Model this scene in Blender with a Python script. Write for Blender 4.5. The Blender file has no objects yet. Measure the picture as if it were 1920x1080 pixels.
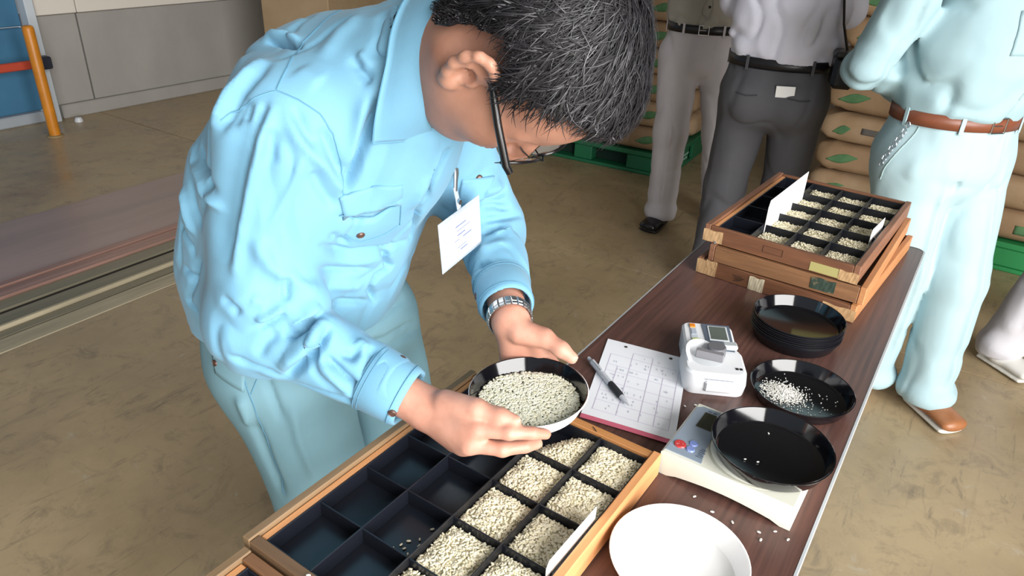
import bpy, math, random
import numpy as np
from mathutils import Matrix, Vector
random.seed(7); RNG = np.random.default_rng(11)
scene = bpy.context.scene
COL = scene.collection
# ------------------------------------------------------------------ camera
cam = bpy.data.cameras.new('camera'); camo = bpy.data.objects.new('camera', cam); COL.objects.link(camo)
CAM_R = np.array([[0.83020052, 0.55604627, 0.03974485], [0.28916696, -0.36858996, -0.88347264], [-0.47660211, 0.74495234, -0.46679378]])  # rows: right, down, forward
CAM_C = (0.481889, -1.898945, 1.398634)
cam.sensor_width = 36.0; cam.lens = 1361.404 / 1920 * 36.0; cam.clip_start = 0.02; cam.clip_end = 100
_m = Matrix.Identity(4)
for _i in range(3):
    _m[_i][0] = CAM_R[0][_i]; _m[_i][1] = -CAM_R[1][_i]; _m[_i][2] = -CAM_R[2][_i]; _m[_i][3] = CAM_C[_i]
camo.matrix_world = _m
scene.camera = camo
# ------------------------------------------------------------------ light and exposure
world = bpy.data.worlds.new('world'); scene.world = world; world.use_nodes = True
bg = world.node_tree.nodes['Background']
bg.inputs[0].default_value = (0.80, 0.90, 1.0, 1); bg.inputs[1].default_value = 0.28
def area(name, loc, target, sx, sy, energy, color):
    l = bpy.data.lights.new(name, 'AREA'); l.shape = 'RECTANGLE'; l.size = sx; l.size_y = sy
    l.energy = energy; l.color = color
    o = bpy.data.objects.new(name, l); COL.objects.link(o); o.location = loc
    d = Vector(target) - Vector(loc); o.rotation_euler = d.to_track_quat('-Z', 'Y').to_euler()
    return o
area('daylight_door', (3.16, -2.75, 1.92), (-1.0, -2.2, 1.85), 3.9, 3.75, 450, (1.0, 0.985, 0.96))
scene.view_settings.view_transform = 'Standard'; scene.view_settings.look = 'None'
scene.view_settings.exposure = 0.42; scene.view_settings.gamma = 1.0
scene.view_settings.use_curve_mapping = False

# ------------------------------------------------------------------ materials
def srgb(h):
    h = h.lstrip('#'); c = [int(h[i:i+2], 16) / 255 for i in (0, 2, 4)]
    return tuple(x / 12.92 if x <= .04045 else ((x + .055) / 1.055) ** 2.4 for x in c) + (1,)
def mat(name, col, rough=.6, metal=0., spec=.5, col2=None, nscale=8., nstretch=(1, 1, 1), ndetail=4., bump=0., bscale=None, ramp=(.35, .65),
        sss=0., coat=0., alpha=1., trans=0., wave=False, emit=0., bstretch=None, sheen=0.):
    m = bpy.data.materials.new(name); m.use_nodes = True
    nt = m.node_tree; b = nt.nodes['Principled BSDF']
    c1 = srgb(col) if isinstance(col, str) else tuple(col) + (1,)
    b.inputs['Base Color'].default_value = c1
    b.inputs['Roughness'].default_value = rough; b.inputs['Metallic'].default_value = metal
    b.inputs['Specular IOR Level'].default_value = spec
    b.inputs['Coat Weight'].default_value = coat; b.inputs['Alpha'].default_value = alpha
    b.inputs['Transmission Weight'].default_value = trans
    if sheen: b.inputs['Sheen Weight'].default_value = sheen
    if sss: b.inputs['Subsurface Weight'].default_value = sss; b.inputs['Subsurface Radius'].default_value = (.012, .005, .003); b.inputs['Subsurface Scale'].default_value = 1.
    if emit: b.inputs['Emission Color'].default_value = c1; b.inputs['Emission Strength'].default_value = emit
    L = nt.links.new
    if col2 is not None or bump:
        tc = nt.nodes.new('ShaderNodeTexCoord')
        def noise(sc, st):
            mp = nt.nodes.new('ShaderNodeMapping'); mp.inputs['Scale'].default_value = st
            L(tc.outputs['Object'], mp.inputs['Vector'])
            if wave:
                n = nt.nodes.new('ShaderNodeTexWave'); n.inputs['Distortion'].default_value = 6.; n.inputs['Detail'].default_value = 3.; n.inputs['Detail Scale'].default_value = 1.5
            else:
                n = nt.nodes.new('ShaderNodeTexNoise'); n.inputs['Detail'].default_value = ndetail; n.inputs['Roughness'].default_value = .6
            n.inputs['Scale'].default_value = sc; L(mp.outputs[0], n.inputs['Vector'])
            return n
        if col2 is not None:
            n = noise(nscale, nstretch)
            r = nt.nodes.new('ShaderNodeValToRGB')
            r.color_ramp.elements[0].position = ramp[0]; r.color_ramp.elements[1].position = ramp[1]
            r.color_ramp.elements[0].color = c1; r.color_ramp.elements[1].color = srgb(col2)
            L(n.outputs['Fac' if not wave else 'Fac'], r.inputs[0]); L(r.outputs[0], b.inputs['Base Color'])
        if bump:
            n2 = noise(bscale or nscale, bstretch or nstretch)
            bp = nt.nodes.new('ShaderNodeBump'); bp.inputs['Strength'].default_value = bump; bp.inputs['Distance'].default_value = .004
            L(n2.outputs['Fac'], bp.inputs['Height']); L(bp.outputs[0], b.inputs['Normal'])
    return m

def node_mix(nt, fac, a, b):
    n = nt.nodes.new('ShaderNodeMix'); n.data_type = 'RGBA'
    nt.links.new(fac, n.inputs[0])
    for s, k in ((a, 6), (b, 7)):
        if hasattr(s, 'is_output'): nt.links.new(s, n.inputs[k])
        else: n.inputs[k].default_value = s
    return n.outputs[2]
def node_noise(nt, scale, stretch=(1, 1, 1), detail=5., lo=.4, hi=.6, rough=.6, dist=0.):
    tc = nt.nodes.new('ShaderNodeTexCoord'); mp = nt.nodes.new('ShaderNodeMapping'); mp.inputs['Scale'].default_value = stretch
    nt.links.new(tc.outputs['Object'], mp.inputs['Vector'])
    n = nt.nodes.new('ShaderNodeTexNoise'); n.inputs['Scale'].default_value = scale; n.inputs['Detail'].default_value = detail
    n.inputs['Roughness'].default_value = rough; n.inputs['Distortion'].default_value = dist
    nt.links.new(mp.outputs[0], n.inputs['Vector'])
    r = nt.nodes.new('ShaderNodeMapRange'); r.inputs['From Min'].default_value = lo; r.inputs['From Max'].default_value = hi
    nt.links.new(n.outputs['Fac'], r.inputs['Value'])
    return r.outputs[0]

# ------------------------------------------------------------------ object helpers
def tag(o, label=None, cat=None, group=None, kind=None):
    if label: o['label'] = label
    if cat: o['category'] = cat
    if group: o['group'] = group
    if kind: o['kind'] = kind
    return o
def empty(name, loc=(0, 0, 0), rz=0., label=None, cat=None, group=None, kind=None):
    o = bpy.data.objects.new(name, None); COL.objects.link(o); o.location = loc; o.rotation_euler = (0, 0, rz)
    o.empty_display_size = .05
    return tag(o, label, cat, group, kind)
def mobj(name, v, f, m, parent=None, smooth=False, loc=None):
    me = bpy.data.meshes.new(name)
    if isinstance(v, np.ndarray): v = v.tolist()
    if isinstance(f, np.ndarray): f = f.tolist()
    me.from_pydata(v, [], f); me.update()
    if smooth:
        me.polygons.foreach_set('use_smooth', [True] * len(me.polygons))
    for x in (m if isinstance(m, (list, tuple)) else [m]): me.materials.append(x)
    o = bpy.data.objects.new(name, me); COL.objects.link(o)
    if parent: o.parent = parent
    if loc is not None: o.location = loc
    return o
def autosmooth(o, ang=40):
    me = o.data
    me.polygons.foreach_set('use_smooth', [True] * len(me.polygons))
    try: me.set_sharp_from_angle(angle=math.radians(ang))
    except Exception: pass
    return o
def share(o, parent=None, loc=(0, 0, 0), rot=(0, 0, 0)):
    c = o.copy(); COL.objects.link(c); c.parent = parent; c.location = loc; c.rotation_euler = rot
    return c
class MB:
    def __init__(s): s.v = []; s.f = []; s.mi = []
    def add(s, v, f, M=None, mi=0):
        b = len(s.v)
        for p in v:
            p = Vector(p)
            if M is not None: p = M @ p
            s.v.append(tuple(p))
        for q in f: s.f.append([i + b for i in q]); s.mi.append(mi)
        return s
    def box(s, c, size, bev=.0, M=None, mi=0, rz=0.):
        hx, hy, hz = [a / 2 for a in size]
        T = Matrix.Translation(c) @ Matrix.Rotation(rz, 4, 'Z')
        if M is not None: T = M @ T
        if bev <= 0:
            v = [(x, y, z) for x in (-hx, hx) for y in (-hy, hy) for z in (-hz, hz)]
            f = [(0, 1, 3, 2), (4, 6, 7, 5), (0, 4, 5, 1), (2, 3, 7, 6), (0, 2, 6, 4), (1, 5, 7, 3)]
            return s.add(v, f, T, mi)
        b = min(bev, hx * .98, hy * .98, hz * .98)
        v = []; idx = {}
        for sx in (-1, 1):
            for sy in (-1, 1):
                for sz in (-1, 1):
                    for ax in range(3):
                        p = [sx * (hx - b), sy * (hy - b), sz * (hz - b)]
                        p[ax] += (sx, sy, sz)[ax] * b
                        idx[(sx, sy, sz, ax)] = len(v); v.append(p)
        f = []
        for ax in range(3):
            o1, o2 = [a for a in range(3) if a != ax]
            for sg in (-1, 1):
                q = []
                for a1, a2 in ((-1, -1), (1, -1), (1, 1), (-1, 1)):
                    k = [0, 0, 0]; k[ax] = sg; k[o1] = a1; k[o2] = a2; q.append(idx[(*k, ax)])
                if (sg > 0) == (ax == 1): q.reverse()
                f.append(q)
        for ax in range(3):          # edges along ax
            o1, o2 = [a for a in range(3) if a != ax]
            for s1 in (-1, 1):
                for s2 in (-1, 1):
                    def k(sa, w):
                        t = [0, 0, 0]; t[ax] = sa; t[o1] = s1; t[o2] = s2; return idx[(*t, w)]
                    q = [k(-1, o1), k(1, o1), k(1, o2), k(-1, o2)]
                    if (s1 * s2 > 0) == (ax == 1): q.reverse()
                    f.append(q)
        for sx in (-1, 1):
            for sy in (-1, 1):
                for sz in (-1, 1):
                    q = [idx[(sx, sy, sz, a)] for a in range(3)]
                    if sx * sy * sz < 0: q.reverse()
                    f.append(q)
        return s.add(v, f, T, mi)
    def lathe(s, prof, n=48, M=None, mi=0, close=False):
        v = []; f = []
        for r, z in prof:
            for k in range(n):
                a = 2 * math.pi * k / n; v.append((r * math.cos(a), r * math.sin(a), z))
        m = len(prof)
        for i in range(m - 1 + (1 if close else 0)):
            j = (i + 1) % m
            for k in range(n):
                l = (k + 1) % n; f.append((i * n + k, i * n + l, j * n + l, j * n + k))
        return s.add(v, f, M, mi)
    def disc(s, r, z, n=48, M=None, mi=0, up=True):
        v = [(r * math.cos(2 * math.pi * k / n), r * math.sin(2 * math.pi * k / n), z) for k in range(n)]
        f = [list(range(n)) if up else list(range(n))[::-1]]
        return s.add(v, f, M, mi)
    def tube(s, pts, rad, n=8, M=None, mi=0, cap=True, flat=None, upv=(0, 0, 1)):
        P = [Vector(p) for p in pts]; v = []; f = []
        R = rad if isinstance(rad, (list, tuple)) else [rad] * len(P)
        for i, p in enumerate(P):
            t = (P[min(i + 1, len(P) - 1)] - P[max(i - 1, 0)]).normalized()
            u = Vector(upv) - t * t.dot(Vector(upv))
            if u.length < 1e-4: u = Vector((1, 0, 0)) - t * t.x
            u.normalize(); w = t.cross(u)
            for k in range(n):
                a = 2 * math.pi * (k + .5) / n
                v.append(p + (u * math.cos(a) * (flat or 1.) + w * math.sin(a)) * R[i])
        for i in range(len(P) - 1):
            for k in range(n):
                l = (k + 1) % n; f.append((i * n + k, i * n + l, (i + 1) * n + l, (i + 1) * n + k))
        if cap: f.append(list(range(n))[::-1]); f.append([(len(P) - 1) * n + k for k in range(n)])
        return s.add(v, f, M, mi)
    def prism(s, poly, z0, z1, M=None, mi=0):
        n = len(poly); v = [(x, y, z0) for x, y in poly] + [(x, y, z1) for x, y in poly]
        f = [list(range(n))[::-1], [n + i for i in range(n)]] + [(i, (i + 1) % n, n + (i + 1) % n, n + i) for i in range(n)]
        return s.add(v, f, M, mi)
    def build(s, name, m, parent=None, smooth=None, loc=None, rot=None):
        o = mobj(name, s.v, s.f, m, parent, False, loc)
        if rot is not None: o.rotation_euler = rot
        if isinstance(m, (list, tuple)): o.data.polygons.foreach_set('material_index', s.mi)
        if smooth: autosmooth(o, smooth)
        return o
def text_mesh(body, size, m, name, parent, M, extrude=.0003, bold=False):
    c = bpy.data.curves.new(name, 'FONT'); c.body = body; c.size = size; c.extrude = extrude; c.align_x = 'CENTER'; c.align_y = 'CENTER'; c.resolution_u = 2
    o = bpy.data.objects.new(name, c); COL.objects.link(o)
    dg = bpy.context.evaluated_depsgraph_get(); me = bpy.data.meshes.new_from_object(o.evaluated_get(dg))
    bpy.data.objects.remove(o); me.materials.append(m)
    t = bpy.data.objects.new(name, me); COL.objects.link(t); t.parent = parent; t.matrix_local = M
    return t

# ------------------------------------------------------------------ implicit surfaces
def unit(a): a = np.asarray(a, float); return a / np.linalg.norm(a)
def smin(a, b, k):
    if k <= 0: return np.minimum(a, b)
    h = np.maximum(k - np.abs(a - b), 0) / k
    return np.minimum(a, b) - h * h * k * .25
def smax(a, b, k): return -smin(-a, -b, k)
def cone(a, b, ra, rb):
    a = np.asarray(a, float); b = np.asarray(b, float); ab = b - a; L2 = ab @ ab
    def fn(P):
        q = P - a; t = np.clip((q @ ab) / L2, 0, 1); q = q - t[:, None] * ab
        return np.sqrt((q * q).sum(1)) - (ra + (rb - ra) * t)
    return fn
def ecap(a, b, ua, ra, rb):
    """tapered capsule of elliptic section: half width r[0] along ua, r[1] across"""
    a = np.asarray(a, float); b = np.asarray(b, float); ab = b - a; L2 = ab @ ab; ax = ab / math.sqrt(L2)
    u = np.asarray(ua, float); u = unit(u - ax * (u @ ax)); w = np.cross(ax, u)
    def fn(P):
        q = P - a; t = np.clip((q @ ab) / L2, 0, 1); q = q - t[:, None] * ab
        r0 = ra[0] + (rb[0] - ra[0]) * t; r1 = ra[1] + (rb[1] - ra[1]) * t; m = np.minimum(r0, r1)
        k = np.sqrt(((q @ u) / r0) ** 2 + ((q @ w) / r1) ** 2 + ((q @ ax) / m) ** 2)
        return (k - 1) * m
    return fn
def ell(c, r, R=None):
    c = np.asarray(c, float); r = np.asarray(r, float)
    def fn(P):
        q = P - c
        if R is not None: q = q @ R
        k0 = np.sqrt(((q / r) ** 2).sum(1)); k1 = np.sqrt(((q / r ** 2) ** 2).sum(1)) + 1e-9
        return k0 * (k0 - 1) / k1
    return fn
def rbox(c, h, rad, R=None):
    c = np.asarray(c, float); h = np.asarray(h, float)
    def fn(P):
        q = P - c
        if R is not None: q = q @ R
        d = np.abs(q) - (h - rad)
        return np.sqrt((np.maximum(d, 0) ** 2).sum(1)) + np.minimum(d.max(1), 0) - rad
    return fn
def bounded(fn, lo, hi, m=.03):
    lo = np.asarray(lo, float); hi = np.asarray(hi, float)
    def g(P):
        q = np.maximum(np.maximum(lo - P, P - hi), 0); d = np.sqrt((q * q).sum(1)); out = d + m; k = d < m
        if k.any(): out[k] = fn(P[k])
        return out
    return g
def union(parts, k):
    def fn(P):
        d = parts[0](P)
        for q in parts[1:]:
            kk = k
            if isinstance(q, tuple): q, kk = q
            d = smin(d, q(P), kk)
        return d
    return fn
def surfnet(fn, lo, hi, h, coarse=4):
    """sparse naive surface nets: returns verts, quads"""
    lo = np.asarray(lo, float); hi = np.asarray(hi, float)
    nb = np.ceil((hi - lo) / (h * coarse)).astype(int) + 1
    gc = [lo[i] + (np.arange(nb[i]) + .5) * h * coarse - h * .5 for i in range(3)]
    Pc = np.stack(np.meshgrid(*gc, indexing='ij'), -1).reshape(-1, 3)
    dc = fn(Pc).reshape(nb)
    n = nb * coarse
    D = np.repeat(np.repeat(np.repeat(dc, coarse, 0), coarse, 1), coarse, 2).astype(np.float32)
    near = np.abs(dc) < h * coarse * 2.2
    bi = np.argwhere(near)
    off = np.stack(np.meshgrid(*[np.arange(coarse)] * 3, indexing='ij'), -1).reshape(-1, 3)
    for s in range(0, len(bi), 6000):
        ii = (bi[s:s + 6000, None, :] * coarse + off[None]).reshape(-1, 3)
        D[ii[:, 0], ii[:, 1], ii[:, 2]] = fn(lo + ii * h)
    S = D < 0
    c = S[:-1, :-1, :-1].astype(np.int8)
    tot = np.zeros_like(c)
    for i in (0, 1):
        for j in (0, 1):
            for k in (0, 1): tot += S[i:n[0] - 1 + i, j:n[1] - 1 + j, k:n[2] - 1 + k]
    act = (tot > 0) & (tot < 8)
    ci = np.argwhere(act); vid = np.full(act.shape, -1, np.int64); vid[ci[:, 0], ci[:, 1], ci[:, 2]] = np.arange(len(ci))
    acc = np.zeros((len(ci), 3)); cnt = np.zeros(len(ci))
    for ax in range(3):
        o1, o2 = [a for a in range(3) if a != ax]
        for a in (0, 1):
            for b in (0, 1):
                A = ci.copy(); A[:, o1] += a; A[:, o2] += b
                B = A.copy(); B[:, ax] += 1
                da = D[A[:, 0], A[:, 1], A[:, 2]].astype(float); db = D[B[:, 0], B[:, 1], B[:, 2]].astype(float)
                m = (da < 0) != (db < 0); t = np.where(m, da / np.where(m, da - db, 1), 0)
                pt = (A - ci).astype(float); pt[:, ax] += t
                acc[m] += pt[m]; cnt[m] += 1
    V = lo + (ci + acc / cnt[:, None]) * h
    F = []
    for ax in range(3):
        o1 = (ax + 1) % 3; o2 = (ax + 2) % 3
        sl0 = [slice(None)] * 3; sl1 = [slice(None)] * 3; sl0[ax] = slice(0, -1); sl1[ax] = slice(1, None)
        s0 = S[tuple(sl0)]; s1 = S[tuple(sl1)]
        e = np.argwhere(s0 != s1)
        e = e[(e[:, o1] > 0) & (e[:, o2] > 0) & (e[:, o1] < n[o1] - 1) & (e[:, o2] < n[o2] - 1)]
        fl = S[e[:, 0], e[:, 1], e[:, 2]]
        def g(d1, d2):
            q = e.copy(); q[:, o1] += d1; q[:, o2] += d2; return vid[q[:, 0], q[:, 1], q[:, 2]]
        Q = np.stack([g(-1, -1), g(0, -1), g(0, 0), g(-1, 0)], 1)
        Q[~fl] = Q[~fl][:, ::-1]; F.append(Q)
    F = np.concatenate(F); F = F[(F >= 0).all(1)]
    return V, F
def vnormals(V, F):
    N = np.zeros_like(V); a = V[F[:, 2]] - V[F[:, 0]]; b = V[F[:, 3]] - V[F[:, 1]]; fn_ = np.cross(a, b)
    for k in range(4): np.add.at(N, F[:, k], fn_)
    return N / (np.linalg.norm(N, axis=1)[:, None] + 1e-12)
def smoothmesh(V, F, it=2, lam=.5):
    for _ in range(it):
        acc = np.zeros_like(V); cnt = np.zeros(len(V))
        for k in range(4):
            a = F[:, k]; b = F[:, (k + 1) % 4]
            np.add.at(acc, a, V[b]); np.add.at(acc, b, V[a]); np.add.at(cnt, a, 1); np.add.at(cnt, b, 1)
        V = V + lam * (acc / np.maximum(cnt, 1)[:, None] - V)
    return V
def polydist(P, pl):
    """distance to polyline and parameter along it (0..1)"""
    pl = np.asarray(pl, float); best = np.full(len(P), 9.); par = np.zeros(len(P)); n = len(pl) - 1
    for i in range(n):
        a = pl[i]; ab = pl[i + 1] - a; q = P - a; t = np.clip(q @ ab / max(ab @ ab, 1e-12), 0, 1)
        d = np.linalg.norm(q - t[:, None] * ab, axis=1); m = d < best
        best[m] = d[m]; par[m] = (i + t[m]) / n
    return best, par
def folds(V, F, lst, N=None):
    """lst of (polyline, amplitude, width): raised (+) or sunk (-) creases in real cloth relief"""
    if N is None: N = vnormals(V, F)
    disp = np.zeros(len(V))
    for pl, amp, w in lst:
        lo = np.min(pl, 0) - 3 * w; hi = np.max(pl, 0) + 3 * w
        m = ((V > lo) & (V < hi)).all(1); idx = np.nonzero(m)[0]
        if len(idx) == 0: continue
        d, t = polydist(V[idx], pl)
        env = np.clip(np.minimum(t, 1 - t) * 5, 0, 1) ** .7
        env = np.where(d < w * 3, env * .85 + .15, 0)
        disp[idx] += amp * np.exp(-(d / w) ** 2) * env
    return V + N * disp[:, None]
def vnoise(P, scale, seed=0, octaves=3):
    """cheap smooth value noise in numpy"""
    out = np.zeros(len(P)); amp = 1.
    for o in range(octaves):
        Q = P * scale * 2 ** o + seed * 17.3; I = np.floor(Q).astype(np.int64); f = Q - I; f = f * f * (3 - 2 * f)
        r = 0
        for i in (0, 1):
            for j in (0, 1):
                for k in (0, 1):
                    h = ((I[:, 0] + i) * 73856093) ^ ((I[:, 1] + j) * 19349663) ^ ((I[:, 2] + k) * 83492791) ^ (seed * 2654435 + o * 97)
                    h = (h ^ (h >> 13)) * 1274126177 & 0x7fffffff
                    val = (h % 65536) / 65535. - .5
                    r = r + val * (f[:, 0] if i else 1 - f[:, 0]) * (f[:, 1] if j else 1 - f[:, 1]) * (f[:, 2] if k else 1 - f[:, 2])
        out += r * amp; amp *= .5
    return out
# ------------------------------------------------------------------ the setting
def floor_mat(name, base, light, dark, rough):
    m = mat(name, base, rough); nt = m.node_tree; b = nt.nodes['Principled BSDF']
    big = node_noise(nt, 2.2, (1, 1, 1), 8, .38, .62, .68)
    scuff = node_noise(nt, 9., (1, 1, 1), 12, .52, .66, .78, .8)
    streak = node_noise(nt, 3.2, (7, 1.0, 1), 10, .57, .66, .74, 1.6)
    pale = node_noise(nt, 7.5, (1, 1.4, 1), 10, .60, .70, .75, .6)
    c = node_mix(nt, big, srgb(base), srgb(light))
    def scaled(s, k):
        n = nt.nodes.new('ShaderNodeMath'); n.operation = 'MULTIPLY'; n.use_clamp = True; nt.links.new(s, n.inputs[0]); n.inputs[1].default_value = k; return n.outputs[0]
    c = node_mix(nt, scaled(scuff, .42), c, srgb(dark)); c = node_mix(nt, scaled(streak, .45), c, srgb(dark))
    c = node_mix(nt, scaled(pale, .45), c, srgb('#b9b4a8'))
    nt.links.new(c, b.inputs['Base Color'])
    r = nt.nodes.new('ShaderNodeMapRange'); nt.links.new(big, r.inputs['Value']); r.inputs['To Min'].default_value = rough - .1; r.inputs['To Max'].default_value = rough + .12
    nt.links.new(r.outputs[0], b.inputs['Roughness'])
    return m
M_floor = floor_mat('polished_concrete', '#9a876a', '#ae9a79', '#59524a', .34)
M_joint = mat('joint_filler', '#3d372d', .9)
fl = tag(MB().box((.6, .5, -.12), (10.7, 13.2, .2)).build('floor', M_joint), kind='structure')
for i, (x0, x1, y0, y1) in enumerate([(-2.03, 6.4, -7, .796), (-2.03, 6.4, .804, 7), (-4.72, -3.16, -6, .734), (-4.72, -3.16, .742, 7)]):
    MB().box(((x0 + x1) / 2, (y0 + y1) / 2, -.02), (x1 - x0, y1 - y0, .04), 0).build('slab', M_floor, fl)
M_plate = mat('steel_plate_purple', '#a8928c', .36, .05, col2='#988680', nscale=2., nstretch=(3, .4, 1))
M_pink = mat('reflecting_steel_pink', '#b08a7e', .38, .2, col2='#97766b', nscale=5, nstretch=(8, .3, 1))  # bright pink puts the rails' reflection into the steel colour
M_olive = mat('grey_olive_steel', '#8a8470', .45, .1, col2='#7c7764', nscale=5, nstretch=(6, .3, 1))
M_groove = mat('dark_groove', '#2b2622', .8)
M_cream = mat('cream_steel_angle', '#bdb196', .45, .1, col2='#a1977f', nscale=6, nstretch=(6, .4, 1))
tr = tag(MB().box((-2.595, .5, -.026), (1.13, 13.2, .04)).build('trim_1', M_groove), kind='structure')
for nm, m, x0, x1, z1 in [('steel_plate', M_plate, -3.158, -2.552, .006), ('rail_strip', M_pink, -2.548, -2.508, .012), ('rail_strip', M_pink, -2.500, -2.468, .006), ('rail_strip', M_pink, -2.462, -2.415, .012),
                          ('gutter_strip', M_olive, -2.412, -2.335, .002), ('gutter_strip', M_olive, -2.308, -2.213, 0.), ('guide_rail', M_cream, -2.206, -2.19, .014),
                          ('gutter_strip', M_olive, -2.183, -2.14, 0.), ('edge_angle', M_cream, -2.125, -2.035, .003)]:
    MB().box(((x0 + x1) / 2, .5, z1 - .01), (x1 - x0, 13.1, .02), .002).build(nm, m, tr)

M_conc = mat('wall_concrete', '#9f9c97', .85, col2='#94918d', nscale=1.6, nstretch=(1, 1.2, .7), bump=.15, bscale=30)
M_white = mat('white_wall_board', '#d8d2c8', .7)
M_grey = mat('wall_grey', '#6a665f', .9, col2='#5c5852', nscale=2)
wl = tag(MB().box((-4.84, 1.6 + .46 - .0, 1.9), (.2, 10.0, .1)).build('wall_left', M_joint), kind='structure')
# lower precast panels, white boards above
for y0, y1 in ((.47, .735), (.745, 3.2), (3.21, 7.0)):
    MB().box((-4.82, (y0 + y1) / 2, .325), (.2, y1 - y0, .65), .004).build('precast_panel', M_conc, wl)
    MB().box((-4.80, (y0 + y1) / 2, 2.5 + .075), (.2, y1 - y0 + .004, 3.84), .004).build('wall_board', M_white, wl)
bb = tag(MB().box((-4.705, 3.74, .045), (.05, 6.5, .09), .006).build('baseboard_left', M_conc), kind='structure')
M_blue = mat('blue_shutter', '#417799', .45, .05, col2='#3b6d8e', nscale=2)
M_alu = mat('pale_aluminium', '#b9c2cc', .35, .4)
M_framew = mat('white_frame', '#c3cbd2', .4)
d1 = empty('door_1', (-4.74, -1.2, 0), kind='structure')
for k in range(5):
    MB().box((0, 0, .075 + .26 + k * .525), (.05, 3.18, .515), .006).build('shutter_slat', M_blue, d1)
MB().box((.01, 0, .036), (.07, 3.18, .07), .008).build('bottom_rail', M_alu, d1)
for y in (-1.62, 1.625): MB().box((.06, y, 1.5), (.1, .055, 3.0), .006).build('door_jamb', M_framew, d1)
for z in (.62,): pass
wl2 = MB().box((-4.84, -4.6, 2.0), (.2, 3.4, 4.0)).build('wall_panel', M_grey, wl)
MB().box((-4.84, -1.2, 3.6), (.2, 3.3, 1.8)).build('wall_panel', M_grey, wl)
M_backw = mat('back_wall_paint', '#7d776c', .85, col2='#6f6a60', nscale=1.5)
tag(MB().box((.6, 6.6, 2.25), (10.7, .2, 4.5)).build('wall_back', M_backw), kind='structure')
tag(MB().box((.6, .5, 4.55), (10.7, 13.2, .12)).build('ceiling', mat('ceiling_sheet', '#8c8a86', .8)), kind='structure')

# right wall with the big open doorway the daylight comes through
wr = tag(MB().box((3.35, 2.95, 2.25), (.2, 7.5, 4.5)).build('wall_right', M_backw), kind='structure')
MB().box((3.35, -5.4, 2.25), (.2, 1.2, 4.5)).build('wall_panel', M_backw, wr); MB().box((3.35, -2.8, 4.2), (.2, 4.0, .6)).build('door_lintel', M_backw, wr)
for y in (-.83, -4.77): MB().box((3.35, y, 1.95), (.24, .06, 3.9), .008).build('door_jamb', M_framew, wr)
# orange bollard, red bar
M_orange = mat('orange_paint', '#cf8420', .4, col2='#b8741f', nscale=9)
bo = empty('bollard', (-4.345, .255, 0), label='orange round safety post standing before the blue shutter', cat='post')
b = MB().lathe([(.0, .66), (.02, .66), (.028, .655), (.032, .642), (.032, .0)], 24); b.build('pipe', M_orange, bo, 50)
MB().lathe([(.032, .010), (.045, .008), (.048, 0)], 24).build('base_collar', mat('bollard_base', '#8d7a55', .7), bo, 40)
rb = empty('barrier_bar', (-4.55, -1.2, .40), label='red horizontal barrier bar across the blue shutter', cat='bar')
MB().box((0, 0, 0), (.03, 3.16, .05), .006).build('bar', mat('red_bar_paint', '#b5452f', .45), rb)
M_brk = mat('black_bracket', '#1d2230', .5)
for yb in (1.6, -1.6): MB().box((-.01, yb, 0), (.07, .06, .075), .008).build('end_bracket', M_brk, rb)
bl = MB().lathe([(0, .03), (.018, .028), (.026, .012), (.026, 0)], 16).build('floor_stop', mat('door_stop_white', '#c9ccd0', .4), None, 50, (-4.56, .52, 0))
tag(bl, 'small white floor stop at the foot of the white door jamb', 'door stop')

# ------------------------------------------------------------------ folding table
M_top = mat('walnut_laminate', '#694a42', .30, col2='#483430', nscale=9., nstretch=(14, .35, 1), ndetail=6, ramp=(.3, .7), spec=.45)
M_edge = mat('pale_table_edge', '#a9aeb2', .4)
M_chrome = mat('chrome_tube', '#b0b3b6', .25, .9)
tb = empty('folding_table', (.225, -.9, 0), label='long folding table with walnut laminate top and pale edge trim', cat='table')
def rrect(w, l, r, n=6):
    P = []
    for cx, cy, a0 in ((w/2-r, l/2-r, 0), (-w/2+r, l/2-r, 90), (-w/2+r, -l/2+r, 180), (w/2-r, -l/2+r, 270)):
        for k in range(n + 1):
            a = math.radians(a0 + 90 * k / n); P.append((cx + r * math.cos(a), cy + r * math.sin(a)))
    return P
MB().prism(rrect(.444, 1.794, .022), .672, .70).build('table_top', M_top, tb)
ot = rrect(.45, 1.80, .025); it = rrect(.4435, 1.7935, .022); n_ = len(ot)
v = [(x, y, .672) for x, y in ot] + [(x, y, .7003) for x, y in ot] + [(x, y, .7006) for x, y in it]
f = [(i, (i+1) % n_, n_+(i+1) % n_, n_+i) for i in range(n_)] + [(n_+i, n_+(i+1) % n_, 2*n_+(i+1) % n_, 2*n_+i) for i in range(n_)]
mobj('edge_trim', v, f, M_edge, tb)
for y in (-.72, .72):
    for x in (-.17, .17):
        MB().tube([(x, y, .672), (x, y, .02)], .0125, 12).build('leg', M_chrome, tb, 60)
        MB().lathe([(0, .022), (.016, .022), (.017, .0), (0, 0)], 12, Matrix.Translation((x, y, 0))).build('foot_cap', mat('foot_rubber', '#222222', .8) if 'foot_rubber' not in bpy.data.materials else bpy.data.materials['foot_rubber'], tb, 40)
    MB().tube([(-.17, y, .2), (.17, y, .2)], .01, 10).build('crossbar', M_chrome, tb, 60)
MB().box((0, 0, .655), (.36, 1.5, .02), .004).build('under_shelf_frame', M_chrome, tb)

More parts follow.
